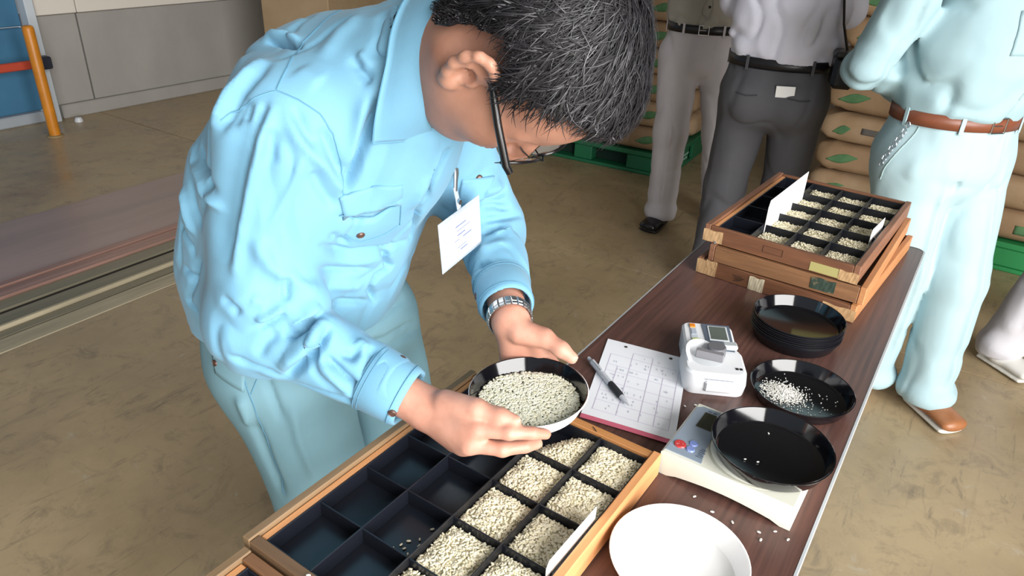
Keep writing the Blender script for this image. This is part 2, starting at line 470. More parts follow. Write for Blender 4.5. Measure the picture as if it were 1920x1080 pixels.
# ------------------------------------------------------------------ wooden sample boxes with black trays
def wood(name, a, bcol, rough=.55, st=(1, 1, 1), sc=14): return mat(name, a, rough, col2=bcol, nscale=sc, nstretch=st, ndetail=5, ramp=(.3, .72), bump=.08, bscale=40)
W_light_y = wood('pale_pine_along', '#dba06c', '#c98a58', st=(6, .5, 6))
W_light_x = wood('pale_pine_across', '#b9824e', '#a06d40', st=(.5, 6, 6))
W_rim_y = wood('weathered_rim', '#8f7558', '#7d6549', st=(6, .5, 6))
W_end_x = wood('weathered_brown_across', '#7a5f45', '#644c37', st=(.5, 6, 6))
W_brown_x = wood('brown_cedar_across', '#7c5238', '#5f3d2a', st=(.6, 5, 9))
W_brown_y = wood('brown_cedar_along', '#8a6048', '#6e4a36', st=(5, .6, 9))
W_oak_x = wood('tan_oak_across', '#8a6343', '#6e4c33', st=(.6, 5, 9))
W_orange_y = wood('orange_pine_along', '#bb8458', '#a67045', st=(5, .6, 9))
M_tray = mat('black_tray_plastic', '#171a22', .3, spec=.5)
M_traym = mat('black_tray_dusty', '#17181c', .5, col2='#2a2722', nscale=60, ramp=(.5, .8))
M_card = mat('white_card', '#f4f4f2', .6)
M_tape = mat('tan_packing_tape', '#bd9a72', .45, col2='#ab8963', nscale=12)
M_tapew = mat('pale_torn_tape', '#c9bda4', .6, col2='#b9aa8c', nscale=15)
M_tapeg = mat('olive_paper_label', '#a39a62', .6)
M_green = mat('dark_green_sticker', '#2c3a30', .6, col2='#7d6a4c', nscale=45, ramp=(.55, .7))
def wooden_box(name, label, loc, rz, W, L, h, tx, ty, mside, mend, mlip, mrim, tray=True, cols=4, rows=5, lip=True, base=None, mnear=None):
    """origin at the far-left outer corner, x across, -y toward the near end"""
    o = empty(name, loc, rz, label, 'box', 'wooden rice sample boxes')
    for x in (ty / 2, W - ty / 2):
        sg = 1 if x < W / 2 else -1
        MB().box((x, -L / 2, h / 2), (ty, L, h), .0012).build('side_plank', mside if sg < 0 else mrim, o)
        if lip and sg > 0: MB().box((ty + .0055, -L / 2, h / 2 - .002), (.011, L - 2 * tx - .002, h - .008), .002).build('inner_lip', mlip, o)
    for y in (-tx / 2, -L + tx / 2):
        MB().box((W / 2, y, h / 2 - .001), (W - 2 * ty - .001, tx, h - .002), .0012).build('end_plank', mend if (y > -.1 or mnear is None) else mnear, o)
    MB().box((W / 2, -L / 2, .003), (W - 2 * ty, L - 2 * tx, .005)).build('base_board', base or mend, o)
    if tray:
        x0 = ty + (.0115 if lip else .001); x1 = W - ty - .001; y1 = -tx - .001; y0 = -L + tx + .001; hz = h - .005
        t = MB().box(((x0 + x1) / 2, (y0 + y1) / 2, .0075), (x1 - x0, y1 - y0, .003)).build('tray', M_tray, o)
        th = .0022
        for k in range(cols + 1):
            xx = x0 + (x1 - x0) * k / cols; xx = min(max(xx, x0 + th / 2), x1 - th / 2)
            MB().box((xx, (y0 + y1) / 2, (hz + .009) / 2), (th, y1 - y0, hz - .009), .0006).build('divider', M_tray if k < 2 else M_traym, t)
        for k in range(rows + 1):
            yy = y1 + (y0 - y1) * k / rows; yy = min(max(yy, y0 + th / 2), y1 - th / 2)
            MB().box(((x0 + x1) / 2, yy, (hz + .009) / 2 - .0006), (x1 - x0, th, hz - .0105), .0006).build('divider', M_tray, t)
        cell = lambda c, r: (x0 + (x1 - x0) * (c + .5) / cols, y1 + (y0 - y1) * (r + .5) / rows, (x1 - x0) / cols - th, (y1 - y0) / rows - th)
        return o, cell
    return o, None
hA = .038
A_loc = (-.0694 - .0205 + .0006, -1.1453 + .028 + .0002, .7005); A_rz = -.0183
boxA, cellA = wooden_box('sample_box', 'wooden sample box with black tray under the hands, nearest rice-filled box', A_loc, A_rz, .332, .434, hA, .014, .012, W_light_y, W_light_x, W_light_y, W_rim_y, mnear=W_end_x)
B_loc = (-.0694 - .0205 + .0006 + .010 * 1 - .0085, -1.1453 + .028 - .438, .7005)
boxB, cellB = wooden_box('sample_box', 'wooden sample box at the very bottom, mostly cut off by the picture edge', B_loc, A_rz, .332, .434, hA - .006, .014, .012, W_light_y, W_oak_x, W_light_y, W_rim_y)
hF = .0368
bot, _ = wooden_box('sample_box', 'lowest box of the far stack, dark planks with taped corners', (.083, -.002, .7005), -.08, .333, .468, hF, .012, .012, W_orange_y, W_brown_x, W_orange_y, W_brown_y, tray=False)
mid, _ = wooden_box('sample_box', 'middle box of the far stack, tan planks with dark green sticker', (.0815, -.006, .7005 + hF), -.031, .318, .468, hF, .012, .012, W_orange_y, W_oak_x, W_orange_y, W_brown_y, tray=False)
top, cellT = wooden_box('sample_box', 'top box of the far stack with black tray of rice and white cards', (.072, .003, .7005 + 2 * hF), -.055, .318, .466, hF + .002, .010, .012, W_brown_y, W_brown_x, W_light_y, W_brown_y)
# taped corners and stickers on the stack's front planks (front plank face at y = -L)
def patch(parent, x0, x1, z0, z1, y, m, name='tape_patch', fold=True):
    n = 8; v = []; f = []
    for i in range(n + 1):
        for j in range(3):
            u = i / n; w = j / 2
            v.append((x0 + (x1 - x0) * u, y - .0006 - (.0008 * abs(math.sin(7 * u + 2 * w)) if fold else 0), z0 + (z1 - z0) * w + (.0012 * math.sin(9 * u + x0 * 50) if j == 2 and fold else 0)))
    for i in range(n):
        for j in range(2):
            a = i * 3 + j; f.append((a, a + 3, a + 4, a + 1))
    k = len(v); v += [(x, y - .0001, z) for x, y_, z in v]
    f += [[q + k for q in reversed(t)] for t in f]
    return mobj(name, v, f, m, parent)
patch(top, -.001, .042, .002, .028, -.466, M_tape); patch(top, .226, .283, .003, .022, -.466, M_tapeg, 'paper_label', False); patch(top, .282, .319, .001, .022, -.466, M_tape)
fr = MB()
for c, s in (((.150, -.4665, .027), (.040, .0008, .0012)), ((.150, -.4665, .013), (.040, .0008, .0012)), ((.130, -.4665, .020), (.0012, .0008, .015)), ((.170, -.4665, .020), (.0012, .0008, .015))): fr.box(c, s)
fr.build('label_outline', mat('faded_label_line', '#5a3826', .7), top)
patch(mid, .215, .262, .006, .031, -.468, M_green, 'green_sticker')
patch(bot, -.001, .044, .001, .033, -.468, M_tape); patch(bot, .020, .045, .018, .036, -.4685, M_tape); patch(bot, .118, .150, .0, .030, -.468, M_tapew); patch(bot, .270, .334, .002, .026, -.468, M_tape)
kn = MB()
for k in range(5): kn.tube([(.085 + .004 * math.sin(k), -.4686, .008 + .003 * k), (.100 + .003 * k % .01, -.4686, .011 + .0025 * k)], .0006, 4)
kn.build('scribble_mark', mat('dark_scrawl', '#3a2318', .8), bot)
nl = MB().box((.028, -.4665, .001), (.004, .004, .010)); nl.build('bent_staple', mat('staple_steel', '#c8c8c8', .3, .8), top)
# pencilled ring and tick marks on the plank end
mk = MB(); mk.tube([(.058 + .004 * math.cos(a), -.0143, .020 + .006 * math.sin(a)) for a in np.linspace(0, 6.3, 14)], .0004, 4); mk.tube([(.068, -.0143, .014), (.069, -.0143, .027)], .0004, 4)
mk.build('pencil_mark', M_groove, boxB)
tk = MB().box((.232, -.010, hA - .0004), (.011, .0012, .0006), rz=-.6); tk.build('pencil_mark', M_groove, boxA)
def local(o, p):
    c, s = math.cos(o.rotation_euler[2]), math.sin(o.rotation_euler[2])
    return Vector((o.location[0] + c * p[0] - s * p[1], o.location[1] + s * p[0] + c * p[1], o.location[2] + p[2]))
def card(par, x0, y0, x1, y1, z0, z1, label, cut=.2):
    a, b2 = local(par, (x0, y0, 0)), local(par, (x1, y1, 0)); d = (b2 - a); Lc = d.length; d.normalize(); n = Vector((-d.y, d.x, 0))
    prof = [(0, 0), (Lc, 0), (Lc, z1 - z0), (Lc * .0 + .006, z1 - z0), (0, (z1 - z0) * (1 - cut))]
    v = [a + d * u + Vector((0, 0, z0 + w)) + n * s for s in (-.0004, .0004) for u, w in prof]
    k = len(prof); f = [list(range(k)), list(range(k, 2 * k))[::-1]] + [(i, k + i, k + (i + 1) % k, (i + 1) % k) for i in range(k)]
    o = mobj('card', [tuple(p - a) for p in v], f, M_card, None, loc=tuple(a)); return tag(o, label, 'card', 'white divider cards')
xL = lambda k: .0235 + (.305 - .0235) * k / 4
xA = lambda k: .0235 + (.319 - .0235) * k / 4
card(top, xL(1) + .003, -.372, xL(1) + .003, -.105, .012, .088, 'large white card standing upright in the far tray')
card(top, xL(4) - .010, -.30, xL(4) - .006, -.205, .010, .056, 'small white card leaning at the right side of the far tray')
card(boxA, xA(4) - .006, -.268, xA(4) - .004, -.158, .010, .054, 'white card leaning against the right plank of the near box')

# ------------------------------------------------------------------ rice
M_rice = mat('pale_rice', '#f3ecd6', .42, col2='#e4dab8', nscale=220, ndetail=1, sss=.0)
M_riceb = mat('rice_bed', '#c9c1a4', .8, col2='#b5ad8f', nscale=150)
M_ricew = mat('white_broken_rice', '#f0efe8', .5)
M_riceg = mat('greenish_rice', '#efecda', .45, col2='#dedbc0', nscale=200, ndetail=1)
def grain_mesh(seg, rings):
    v = [(-1, 0, 0)]; f = []
    for i in range(1, rings + 1):
        a = math.pi * i / (rings + 1); r = math.sin(a) ** .8
        for k in range(seg): v.append((-math.cos(a), r * math.cos(2 * math.pi * k / seg), r * math.sin(2 * math.pi * k / seg)))
    v.append((1, 0, 0)); e = len(v) - 1
    for k in range(seg):
        l = (k + 1) % seg; f.append((0, 1 + l, 1 + k)); f.append((e, e - seg + k, e - seg + l))
        for i in range(rings - 1):
            a = 1 + i * seg; f.append((a + k, a + l, a + seg + l)); f.append((a + k, a + seg + l, a + seg + k))
    return np.array(v, float), np.array(f)
GV, GF = grain_mesh(6, 3); GVl, GFl = grain_mesh(4, 2)
def grains(P, size, flat=.25, low=False, yaw=None):
    gv, gf = (GVl, GFl) if low else (GV, GF)
    n = len(P); yaw = RNG.uniform(0, 2 * np.pi, n) if yaw is None else yaw; pit = RNG.normal(0, flat, n)
    s = RNG.uniform(.85, 1.12, n)
    d = np.stack([np.cos(yaw) * np.cos(pit), np.sin(yaw) * np.cos(pit), np.sin(pit)], 1)
    u = np.stack([-np.sin(yaw), np.cos(yaw), np.zeros(n)], 1); w = np.cross(d, u)
    A = np.array(size) / 2
    V = (P[:, None] + (gv[None, :, 0:1] * d[:, None] * A[0] + gv[None, :, 1:2] * u[:, None] * A[1] + gv[None, :, 2:3] * w[:, None] * A[2]) * s[:, None, None])
    F = (gf[None] + (np.arange(n) * len(gv))[:, None, None]).reshape(-1, 3)
    return V.reshape(-1, 3), F
def heap_obj(name, label, cat, group, origin, rz, bedV, bedF, P, size, m=M_rice, low=False, flat=.3):
    gV, gF = grains(P, size, flat, low)
    V = np.concatenate([np.asarray(bedV).reshape(-1, 3), gV]); F = [list(q) for q in bedF] + (gF + len(bedV)).tolist()
    o = mobj(name, V, F, [m, M_riceb], None, True, origin); o.rotation_euler = (0, 0, rz)
    o.data.polygons.foreach_set('material_index', [1] * len(bedF) + [0] * len(gF))
    return tag(o, label, cat, group, 'stuff')
def cell_heap(box, cellfn, c, r, zf, hgt, n, size, label, group, low=False, shape=None):
    cx, cy, w, l = cellfn(c, r); o = local(box, (cx, cy, .009))
    def hh(x, y):
        ed = np.clip(1 - np.maximum(np.abs(x) / (w / 2), np.abs(y) / (l / 2)), 0, 1)
        z = hgt * (.68 + .32 * np.minimum(1, ed * 2.5)) + .0012 * np.sin(x * 160 + r) * np.cos(y * 140 + c)
        if shape is not None: z = z * shape(x / (w / 2), y / (l / 2))
        return z
    g = 9; xs = np.linspace(-w / 2 + .001, w / 2 - .001, g); ys = np.linspace(-l / 2 + .001, l / 2 - .001, g)
    X, Y = np.meshgrid(xs, ys, indexing='ij'); Z = np.maximum(hh(X, Y) - .0012, .0002)
    bv = np.stack([X, Y, Z], -1).reshape(-1, 3); bf = [(i * g + j, (i + 1) * g + j, (i + 1) * g + j + 1, i * g + j + 1) for i in range(g - 1) for j in range(g - 1)]
    if shape is not None:
        hc = hh(X, Y); bf = [q for q in bf if min(hc.reshape(-1)[list(q)]) > .003]
    m_ = size[0] / 2 * .8
    px = RNG.uniform(-w / 2 + m_, w / 2 - m_, n); py = RNG.uniform(-l / 2 + m_, l / 2 - m_, n)
    pz = hh(px, py) + RNG.uniform(-.0012, .0010, n)
    if shape is not None:
        keep = shape(px / (w / 2), py / (l / 2)) > RNG.uniform(.02, .5, n); px, py, pz = px[keep], py[keep], np.maximum(pz[keep], .0014)
    return heap_obj('rice_heap', label, 'rice', group, o, box.rotation_euler[2], bv, bf, np.stack([px, py, pz], 1), size, low=low)
rowname = ['first', 'second', 'third', 'fourth', 'fifth']
for r in range(5):
    cell_heap(boxA, cellA, 3, r, 0, .0155, 900, (.0056, .0031, .0024), 'pale rice filling the right-hand column of the near box, %s cell from its far end' % rowname[r], 'rice heaps in the near box')
for r in range(1, 5):
    cell_heap(boxA, cellA, 2, r, 0, .0155, 900, (.0056, .0031, .0024), 'pale rice filling the third column of the near box, %s cell from its far end' % rowname[r], 'rice heaps in the near box')
cell_heap(boxA, cellA, 2, 0, 0, .0165, 800, (.0056, .0031, .0024), 'partly emptied rice heap with a slumped left edge, below the held dish', 'rice heaps in the near box', shape=lambda x, y: np.clip((x * .9 - y * .55 + .75) * 1.3, 0, 1))
colname = {1: 'left', 2: 'middle', 3: 'right'}
for c in (1, 2, 3):
    for r in range(5):
        cell_heap(top, cellT, c, r, 0, .0095, 420, (.0056, .0031, .0024), 'rice heap in the far top box, %s rice column, %s row from its far end' % (colname[c], rowname[r]), 'rice heaps in the far top box', low=True)
# ------------------------------------------------------------------ dishes
M_gloss = mat('black_gloss_plastic', '#0b0b10', .10, spec=.75)
M_blk = mat('black_plastic', '#111217', .3)
M_whitep = mat('white_gloss_plastic', '#ffffff', .25)
def dish(name, label, loc, minner, mouter, h=.0225, r=.0815, rb=.0722, group='black sample dishes', rot=(0, 0, 0)):
    o = empty(name, loc, 0, label, 'dish', group); o.rotation_euler = rot
    MB().lathe([(0.0001, .0022), (rb - .004, .0022), (rb - .0005, .0035), (r - .0022, h - .0004), (r - .0008, h + .0002)], 64).build('bowl_inside', minner, o, 25)
    MB().lathe([(r - .0008, h + .0002), (r + .0003, h - .0006), (r, h - .0018), (r - .001, h - .002), (rb + .0005, .0015), (rb - .001, 0), (.0001, 0.)], 64).build('bowl_outside', mouter, o, 50)
    return o
for k in range(8):
    pos = 'bottom' if k == 0 else ('topmost' if k == 7 else None)
    lab = {0: 'bottom black dish of the nested stack beside the far boxes', 7: 'topmost black dish of the nested stack, empty and glossy'}.get(k, 'black dish nested inside the stack, number %s from the bottom' % ['', 'two', 'three', 'four', 'five', 'six', 'seven'][min(k, 6)])
    dish('sample_dish', lab, (.2975 + .0006 * math.sin(k * 2.1), -.6235 + .0006 * math.cos(k * 1.7), .7008 + k * .0038), M_gloss, M_blk)
dB = dish('sample_dish', 'black dish holding a scatter of broken white rice', (.357, -.813, .7008), M_gloss, M_gloss)
dS = dish('sample_dish', 'empty black dish resting on the electronic scale', (.366, -1.043, .7428), M_gloss, M_gloss)
dW = dish('sample_dish', 'white plastic dish at the lower edge beside the near box', (.3283, -1.267, .7008), M_whitep, M_whitep, h=.029, r=.082, rb=.070)
HELD_C = Vector((.0665, -1.1935, .788)); HELD_R = (.03, -.05, 0)
dH = dish('sample_dish', 'black dish with white underside full of rice held in both hands', HELD_C, M_gloss, M_whitep, r=.0825, rot=HELD_R)
# rice in the held dish
n = 4200; rr = .0695 * np.sqrt(RNG.uniform(0, 1, n)); aa = RNG.uniform(0, 2 * np.pi, n); px, py = rr * np.cos(aa), rr * np.sin(aa)
# empty margin towards the far-left and the right-hand edge
dens = np.clip(1.5 - 18 * np.maximum(0, (-.55 * px + .83 * py) - .030) - 16 * np.maximum(0, (.93 * px - .1 * py) - .030), 0, 1)
k_ = RNG.uniform(0, 1, n) < dens; px, py = px[k_], py[k_]; lay = RNG.uniform(0, 1, len(px)) < .55
pz = .0036 + np.where(lay & (dens[k_] > .95), .0022, 0) + RNG.uniform(0, .0006, len(px))
gV, gF = grains(np.stack([px, py, pz], 1), (.0056, .0031, .0024), .15)
o = mobj('rice_layer', gV, gF, M_riceg, None, True, HELD_C); o.rotation_euler = HELD_R
tag(o, 'layer of pale greenish rice grains spread in the held dish', 'rice', None, 'stuff')
# broken rice
n = 1500; px = RNG.normal(-.026, .017, n); py = RNG.normal(-.010, .014, n); q_ = px * .6 + py * .5
k_ = (px ** 2 + py ** 2) < .064 ** 2; px, py = px[k_], py[k_]
d_ = ((px + .026) / .017) ** 2 + ((py + .010) / .014) ** 2
pz = .003 + .006 * np.exp(-d_ * .6) * RNG.uniform(.3, 1, len(px))
e = 70; ex = RNG.normal(.012, .024, e); ey = RNG.normal(-.004, .024, e); k2 = ex ** 2 + ey ** 2 < .062 ** 2
P_ = np.concatenate([np.stack([px, py, pz], 1), np.stack([ex[k2], ey[k2], np.full(k2.sum(), .003)], 1)])
gV, gF = grains(P_, (.0026, .0018, .0015), .5, True)
o = mobj('broken_rice', gV, gF, M_ricew, None, True, dB.location); tag(o, 'scatter of broken white rice bits in a black dish', 'rice', None, 'stuff')
# single grains
def grain_obj(label, group, loc, m=M_ricew, s=1.0):
    gv, gf = grains(np.array([[0, 0, 0]]), (.0058 * s, .0032 * s, .0026 * s), .05)
    return tag(mobj('rice_grain', gv, gf, m, None, True, loc), label, 'rice grain', group)
for x, y in [(.2127, -.951), (.2255, -.938), (.3005, -1.135), (.330, -1.148), (.358, -1.150), (.3915, -1.1465), (.3975, -1.158), (.4085, -1.133), (.417, -1.228), (.426, -1.137)]:
    grain_obj('single white rice grain lying on the walnut table top', 'stray grains on the table top', (x, y, .7018))
for x, y, b in [(.342, -1.075, 0), (.358, -1.07, 0), (.352, -1.0, 0)]:
    grain_obj('single white rice grain on the empty dish over the scale', 'stray grains in the scale dish', (x, y, .7464), s=.7)
def cell_grains(box, cf, c, r, pts, label, group):
    cx, cy, w, l = cf(c, r)
    for u, v_ in pts: grain_obj(label, group, local(box, (cx + u * w / 2, cy + v_ * l / 2, .0105)), M_rice)
cell_grains(boxA, cellA, 1, 0, [(-.1, -.75), (.25, -.8), (.45, -.72), (.40, -.5), (.6, -.62), (.72, -.45), (.8, -.7)], 'stray rice grain in an empty cell just below the right hand', 'stray grains below the hand')
cell_grains(boxA, cellA, 1, 3, [(.5, .6), (.72, .35), (.8, .1), (.62, -.15), (.45, .05), (.2, -.2), (.75, -.35), (.3, -.5), (.85, .55), (.1, -.45), (.55, -.6), (.0, -.7)], 'stray rice grain in the empty second-column cell near the bottom edge', 'stray grains in the near empty cell')
cell_grains(boxB, cellB, 0, 0, [(-.5, .55), (-.45, .45)], 'stray rice grain in the corner of the bottom-edge box', 'stray grains in the bottom-edge box')
grain_obj('single rice grain lying on the end plank of the near box', 'stray grain on the plank', local(boxA, (.105, -.427, hA + .0012)))

# ------------------------------------------------------------------ electronic scale
M_cream2 = mat('cream_abs', '#dfdfd2', .4)
M_panel = mat('blue_grey_panel', '#8f9cab', .4)
M_lcd = mat('dark_lcd', '#3b3d33', .15, col2='#45463a', nscale=20)
sc = empty('electronic_scale', (.332, -1.052, .7005), -.01, 'cream electronic scale with blue-grey panel, red and blue buttons', 'scale')
w, d, h0 = .184, .134, .040
# flank arched along the bottom edge
n = 14; prof = []
for i in range(n + 1):
    u = i / n; prof.append((-w / 2 + w * u, .004 + .006 * math.sin(math.pi * min(1, max(0, (u - .12) / .76))) if .12 < u < .88 else .0))
up = [(w / 2, h0 - .003), (w / 2 - .003, h0), (-w / 2 + .003, h0), (-w / 2, h0 - .003)]
poly = prof + up
v = [(x, -d / 2, z) for x, z in poly] + [(x, d / 2, z) for x, z in poly]; k = len(poly)
f = [list(range(k)), list(range(k, 2 * k))[::-1]] + [(i, i + k, (i + 1) % k + k, (i + 1) % k) for i in range(k)]
body = mobj('body', v, f, M_cream2, sc)
pan = MB().prism([(-.088, -.062), (-.036, -.062), (-.042, -.03), (-.044, 0), (-.040, .03), (-.030, .062), (-.080, .062), (-.088, .055)], h0, h0 + .0012).build('control_panel', M_panel, sc)
MB().box((-.058, .030, h0 + .0016), (.030, .040, .0012), .0004).build('display', M_lcd, pan)
M_redb = mat('red_button', '#c23a3a', .4, col2='#d8a0a0', nscale=260, ramp=(.58, .66)); M_blueb = mat('blue_button', '#7f92cf', .4, col2='#a6b4e0', nscale=260, ramp=(.55, .65))
for nm, m, x, y, r in (('red_button', M_redb, -.075, -.042, .0085), ('blue_button', M_blueb, -.060, -.030, .0062), ('blue_button', M_blueb, -.059, -.044, .0062)):
    MB().lathe([(.0001, .0022), (r - .001, .0022), (r, .0010), (r, 0)], 24, Matrix.Translation((x, y, h0 + .001))).build(nm, m, pan, 50)
tx = MB()
for k in range(6): tx.box((-.044 + .001 * (k % 2), -.052 + k * .0036, h0 + .0014), (.009 - .001 * (k % 3), .0012, .0003), rz=.0)
for k in range(3): tx.box((-.068 + k * .008, .055, h0 + .0014), (.005, .0018, .0003))
tx.build('printed_marks', mat('panel_print', '#4b566b', .6), pan)
T = Matrix.Translation((.020, .0, 0))
MB().lathe([(.066, h0 - .001), (.066, h0 + .0006), (.0645, h0 + .0012), (.063, h0 + .0004)], 56, T).build('well_ring', mat('scale_ring', '#b9b8aa', .4), sc, 40)
MB().lathe([(.0001, h0 + .0022), (.0605, h0 + .0022), (.062, h0 + .0012), (.062, h0 - .001)], 56, T).build('weighing_platform', M_cream2, sc, 40)
MB().box((.080, .055, h0 + .0009), (.012, .007, .0006)).build('badge_plate', M_blk, sc)
MB().box((.0, -.0, .0035), (.12, .09, .004)).build('feet', M_blk, sc)

# ------------------------------------------------------------------ grain moisture meter
M_meter = mat('white_abs', '#e4e6ea', .35)
M_mgrey = mat('dark_grey_bezel', '#5a6573', .4)
M_lever = mat('grey_lever', '#6d6e73', .45, .2)
mt = empty('moisture_meter', (.2035, -.822, .7005), .47, 'white grain moisture meter with grey lever, display and coloured keys', 'meter')
zt = .040
# body: rounded block, long axis y', sloped display deck at the back
def rr2(x0, x1, y0, y1, r, n=6):
    P = []
    for cx, cy, a0 in ((x1 - r, y1 - r, 0), (x0 + r, y1 - r, 90), (x0 + r, y0 + r, 180), (x1 - r, y0 + r, 270)):
        for k in range(n + 1): a = math.radians(a0 + 90 * k / n); P.append((cx + r * math.cos(a), cy + r * math.sin(a)))
    return P
def loft(rings, name, m, parent, smooth=35):
    v = []; f = []; n = len(rings[0][0])
    for P, zf in rings: v += [(x, y, zf(x, y) if callable(zf) else zf) for x, y in P]
    for i in range(len(rings) - 1):
        for k in range(n): l = (k + 1) % n; f.append((i * n + k, i * n + l, (i + 1) * n + l, (i + 1) * n + k))
    f.append([(len(rings) - 1) * n + k for k in range(n)]); f.append(list(range(n))[::-1])
    return autosmooth(mobj(name, v, f, m, parent), smooth)
deck = lambda x, y: .040 + .10 * max(0, y) * .35
loft([(rr2(-.044, .044, -.005, .082, .012), .0), (rr2(-.044, .044, -.005, .082, .012), lambda x, y: deck(x, y) - .004), (rr2(-.0405, .0405, -.002, .0785, .010), deck)], 'display_housing', M_meter, mt)
loft([(rr2(-.050, .050, -.079, .012, .018), .0), (rr2(-.052, .052, -.081, .012, .020), .016), (rr2(-.050, .050, -.079, .010, .020), .036), (rr2(-.046, .046, -.075, .006, .018), .0405)], 'crusher_housing', M_meter, mt)
bz = MB().prism([(-.006, -.002), (.038, -.006), (.039, .076), (-.010, .076)], 0, .0015, Matrix.Translation((0, 0, .0405)) @ Matrix.Rotation(.035, 4, 'X')).build('bezel', M_mgrey, mt)
MB().box((.016, .046, .0022), (.034, .046, .0018), .0005, Matrix.Translation((0, 0, .0405)) @ Matrix.Rotation(.035, 4, 'X')).build('display_frame', mat('silver_frame', '#d5dade', .3), bz)
MB().box((.016, .046, .0030), (.029, .041, .0012), .0004, Matrix.Translation((0, 0, .0405)) @ Matrix.Rotation(.035, 4, 'X')).build('display', mat('grey_lcd', '#5d6660', .2), bz)
KM = Matrix.Translation((0, 0, .0412)) @ Matrix.Rotation(.035, 4, 'X')
kp = MB().box((-.026, .046, 0), (.012, .058, .0014), .0006, KM).build('key_strip', mat('pale_key_strip', '#c6ccd6', .4), mt)
MB().box((-.027, .066, .0014), (.010, .012, .002), .0008, KM).build('orange_key', mat('orange_key', '#f0a030', .4, col2='#e07b20', nscale=120), kp)
MB().box((-.026, .047, .0012), (.009, .018, .0014), .0005, KM).build('grey_key', mat('grey_key', '#aeb6c2', .4), kp)
MB().lathe([(.0001, .0018), (.006, .0018), (.007, 0)], 20, KM @ Matrix.Translation((-.024, .020, .0008)) @ Matrix.Diagonal((1.2, .8, 1, 1))).build('green_key', mat('green_key', '#b9cc6a', .4), kp, 50)
# raised crescent wall round the crushing cup
C = []
for k in range(25):
    a = math.radians(60 + 150 * k / 24); C.append((-.012 + .036 * math.cos(a), -.030 + .036 * math.sin(a)))
I = [(-.012 + (x + .012) * .82, -.030 + (y + .030) * .82) for x, y in C]
v = []; f = []; n = len(C)
zc = [.0405 + .016 * math.sin(math.pi * k / (n - 1)) ** .6 for k in range(n)]
v += [(x, y, .036) for x, y in C] + [(x, y, z) for (x, y), z in zip(C, zc)] + [(x, y, z - .001) for (x, y), z in zip(I, zc)] + [(x, y, .036) for x, y in I]
for j in range(3):
    for k in range(n - 1): a = j * n + k; f.append((a, a + n, a + n + 1, a + 1))
autosmooth(mobj('cup_wall', v, f, M_meter, mt), 60)
MB().lathe([(.0001, .0412), (.026, .0412), (.0285, .0404)], 32, Matrix.Translation((-.010, -.030, 0))).build('crushing_cup', mat('cup_grey', '#c8ccd0', .4), mt, 40)
LM = Matrix.Translation((.004, -.018, .0415)) @ Matrix.Rotation(-.25, 4, 'Z')
lv = MB().lathe([(.0001, .016), (.014, .016), (.016, .014), (.016, 0)], 28, LM).build('lever_hub', M_lever, mt, 40)
MB().box((-.008, -.019, .007), (.046, .012, .014), .0015, LM).build('lever_handle', mat('lever_face', '#858489', .45, .2), lv)
MB().box((.024, .012, .010), (.026, .018, .010), .003, LM @ Matrix.Rotation(.3, 4, 'Z')).build('lever_knob', mat('lever_pale', '#aab0b3', .4), lv)
dr = MB().box((.004, -.079, .018), (.044, .012, .020), .003).build('sample_drawer', M_meter, mt, None)
MB().box((.004, -.0745, .030), (.046, .012, .002), .0006).build('drawer_gap_shade', mat('shadow_gap_grey', '#8f949c', .6), mt)  # solid grey strip, painted as the shade in the gap above the drawer
for x in (.034, .0405): MB().box((x, -.058, .0412), (.0045, .005, .0012), .0003).build('maker_mark', M_blk, mt)
for x in (-.035, .035): MB().box((x, .0, .001), (.012, .1, .003)).build('foot', M_blk, mt)

# ------------------------------------------------------------------ forms and pen
M_paper = mat('form_paper', '#eceef4', .75); M_pinkp = mat('pink_copy_sheet', '#c9647a', .7); M_print = mat('form_print', '#cfc6dc', .8); M_ink = mat('faint_ink', '#b9bfcc', .8)
p00 = np.array([.0203, -.8434]); ex_ = np.array([.1455, .0245]); ey_ = np.array([.0735 * .93, -.2255])
def sheet(name, label, z, m, grow=0., cat='paper', curl=.004):
    n, l = 6, 16; v = []; f = []
    for i in range(n + 1):
        for j in range(l + 1):
            u, w_ = i / n, j / l * (1 + grow); q = p00 + ex_ * u + ey_ * w_
            v.append((q[0] - p00[0], q[1] - p00[1], curl * max(0, w_ - .75) ** 1.5 * 4 + .0004 * math.sin(u * 3)))
    for i in range(n):
        for j in range(l): a = i * (l + 1) + j; f.append((a, a + 1, a + l + 2, a + l + 1))
    k = len(v); v += [(x, y, z_ - .00025) for x, y, z_ in v]; f = [list(reversed(q)) for q in f] + [[a + k for a in q] for q in f]
    bd = [i * (l + 1) for i in range(n + 1)] + [n * (l + 1) + j for j in range(1, l + 1)] + [i * (l + 1) + l for i in range(n - 1, -1, -1)] + [j for j in range(l - 1, 0, -1)]
    for a, b_ in zip(bd, bd[1:] + bd[:1]): f.append((b_, a, a + k, b_ + k))
    return tag(mobj(name, v, f, m, None, False, (p00[0], p00[1], z)), label, cat)
sheet('copy_sheet', 'pink copy sheet showing below the white form', .7016, M_pinkp, .045, curl=.0035)
form = sheet('inspection_form', 'white printed inspection form with ruled table beside the meter', .7021, M_paper)
def fpt(u, w_, dz=.0006): q = ex_ * u + ey_ * w_; return (q[0], q[1], dz + .004 * max(0, w_ - .75) ** 1.5 * 4 + .0004 * math.sin(u * 3))
pl = MB()
def stroke(b, u0, w0, u1, w1, t):
    n = max(2, int(abs(w1 - w0) * 12) + 2); P = [Vector(fpt(u0 + (u1 - u0) * i / (n - 1), w0 + (w1 - w0) * i / (n - 1))) for i in range(n)]
    dd = (P[-1] - P[0]).normalized(); s = Vector((-dd.y, dd.x, 0)) * t
    for a, c in zip(P, P[1:]): b.add([a - s, c - s, c + s, a + s], [(0, 1, 2, 3)])
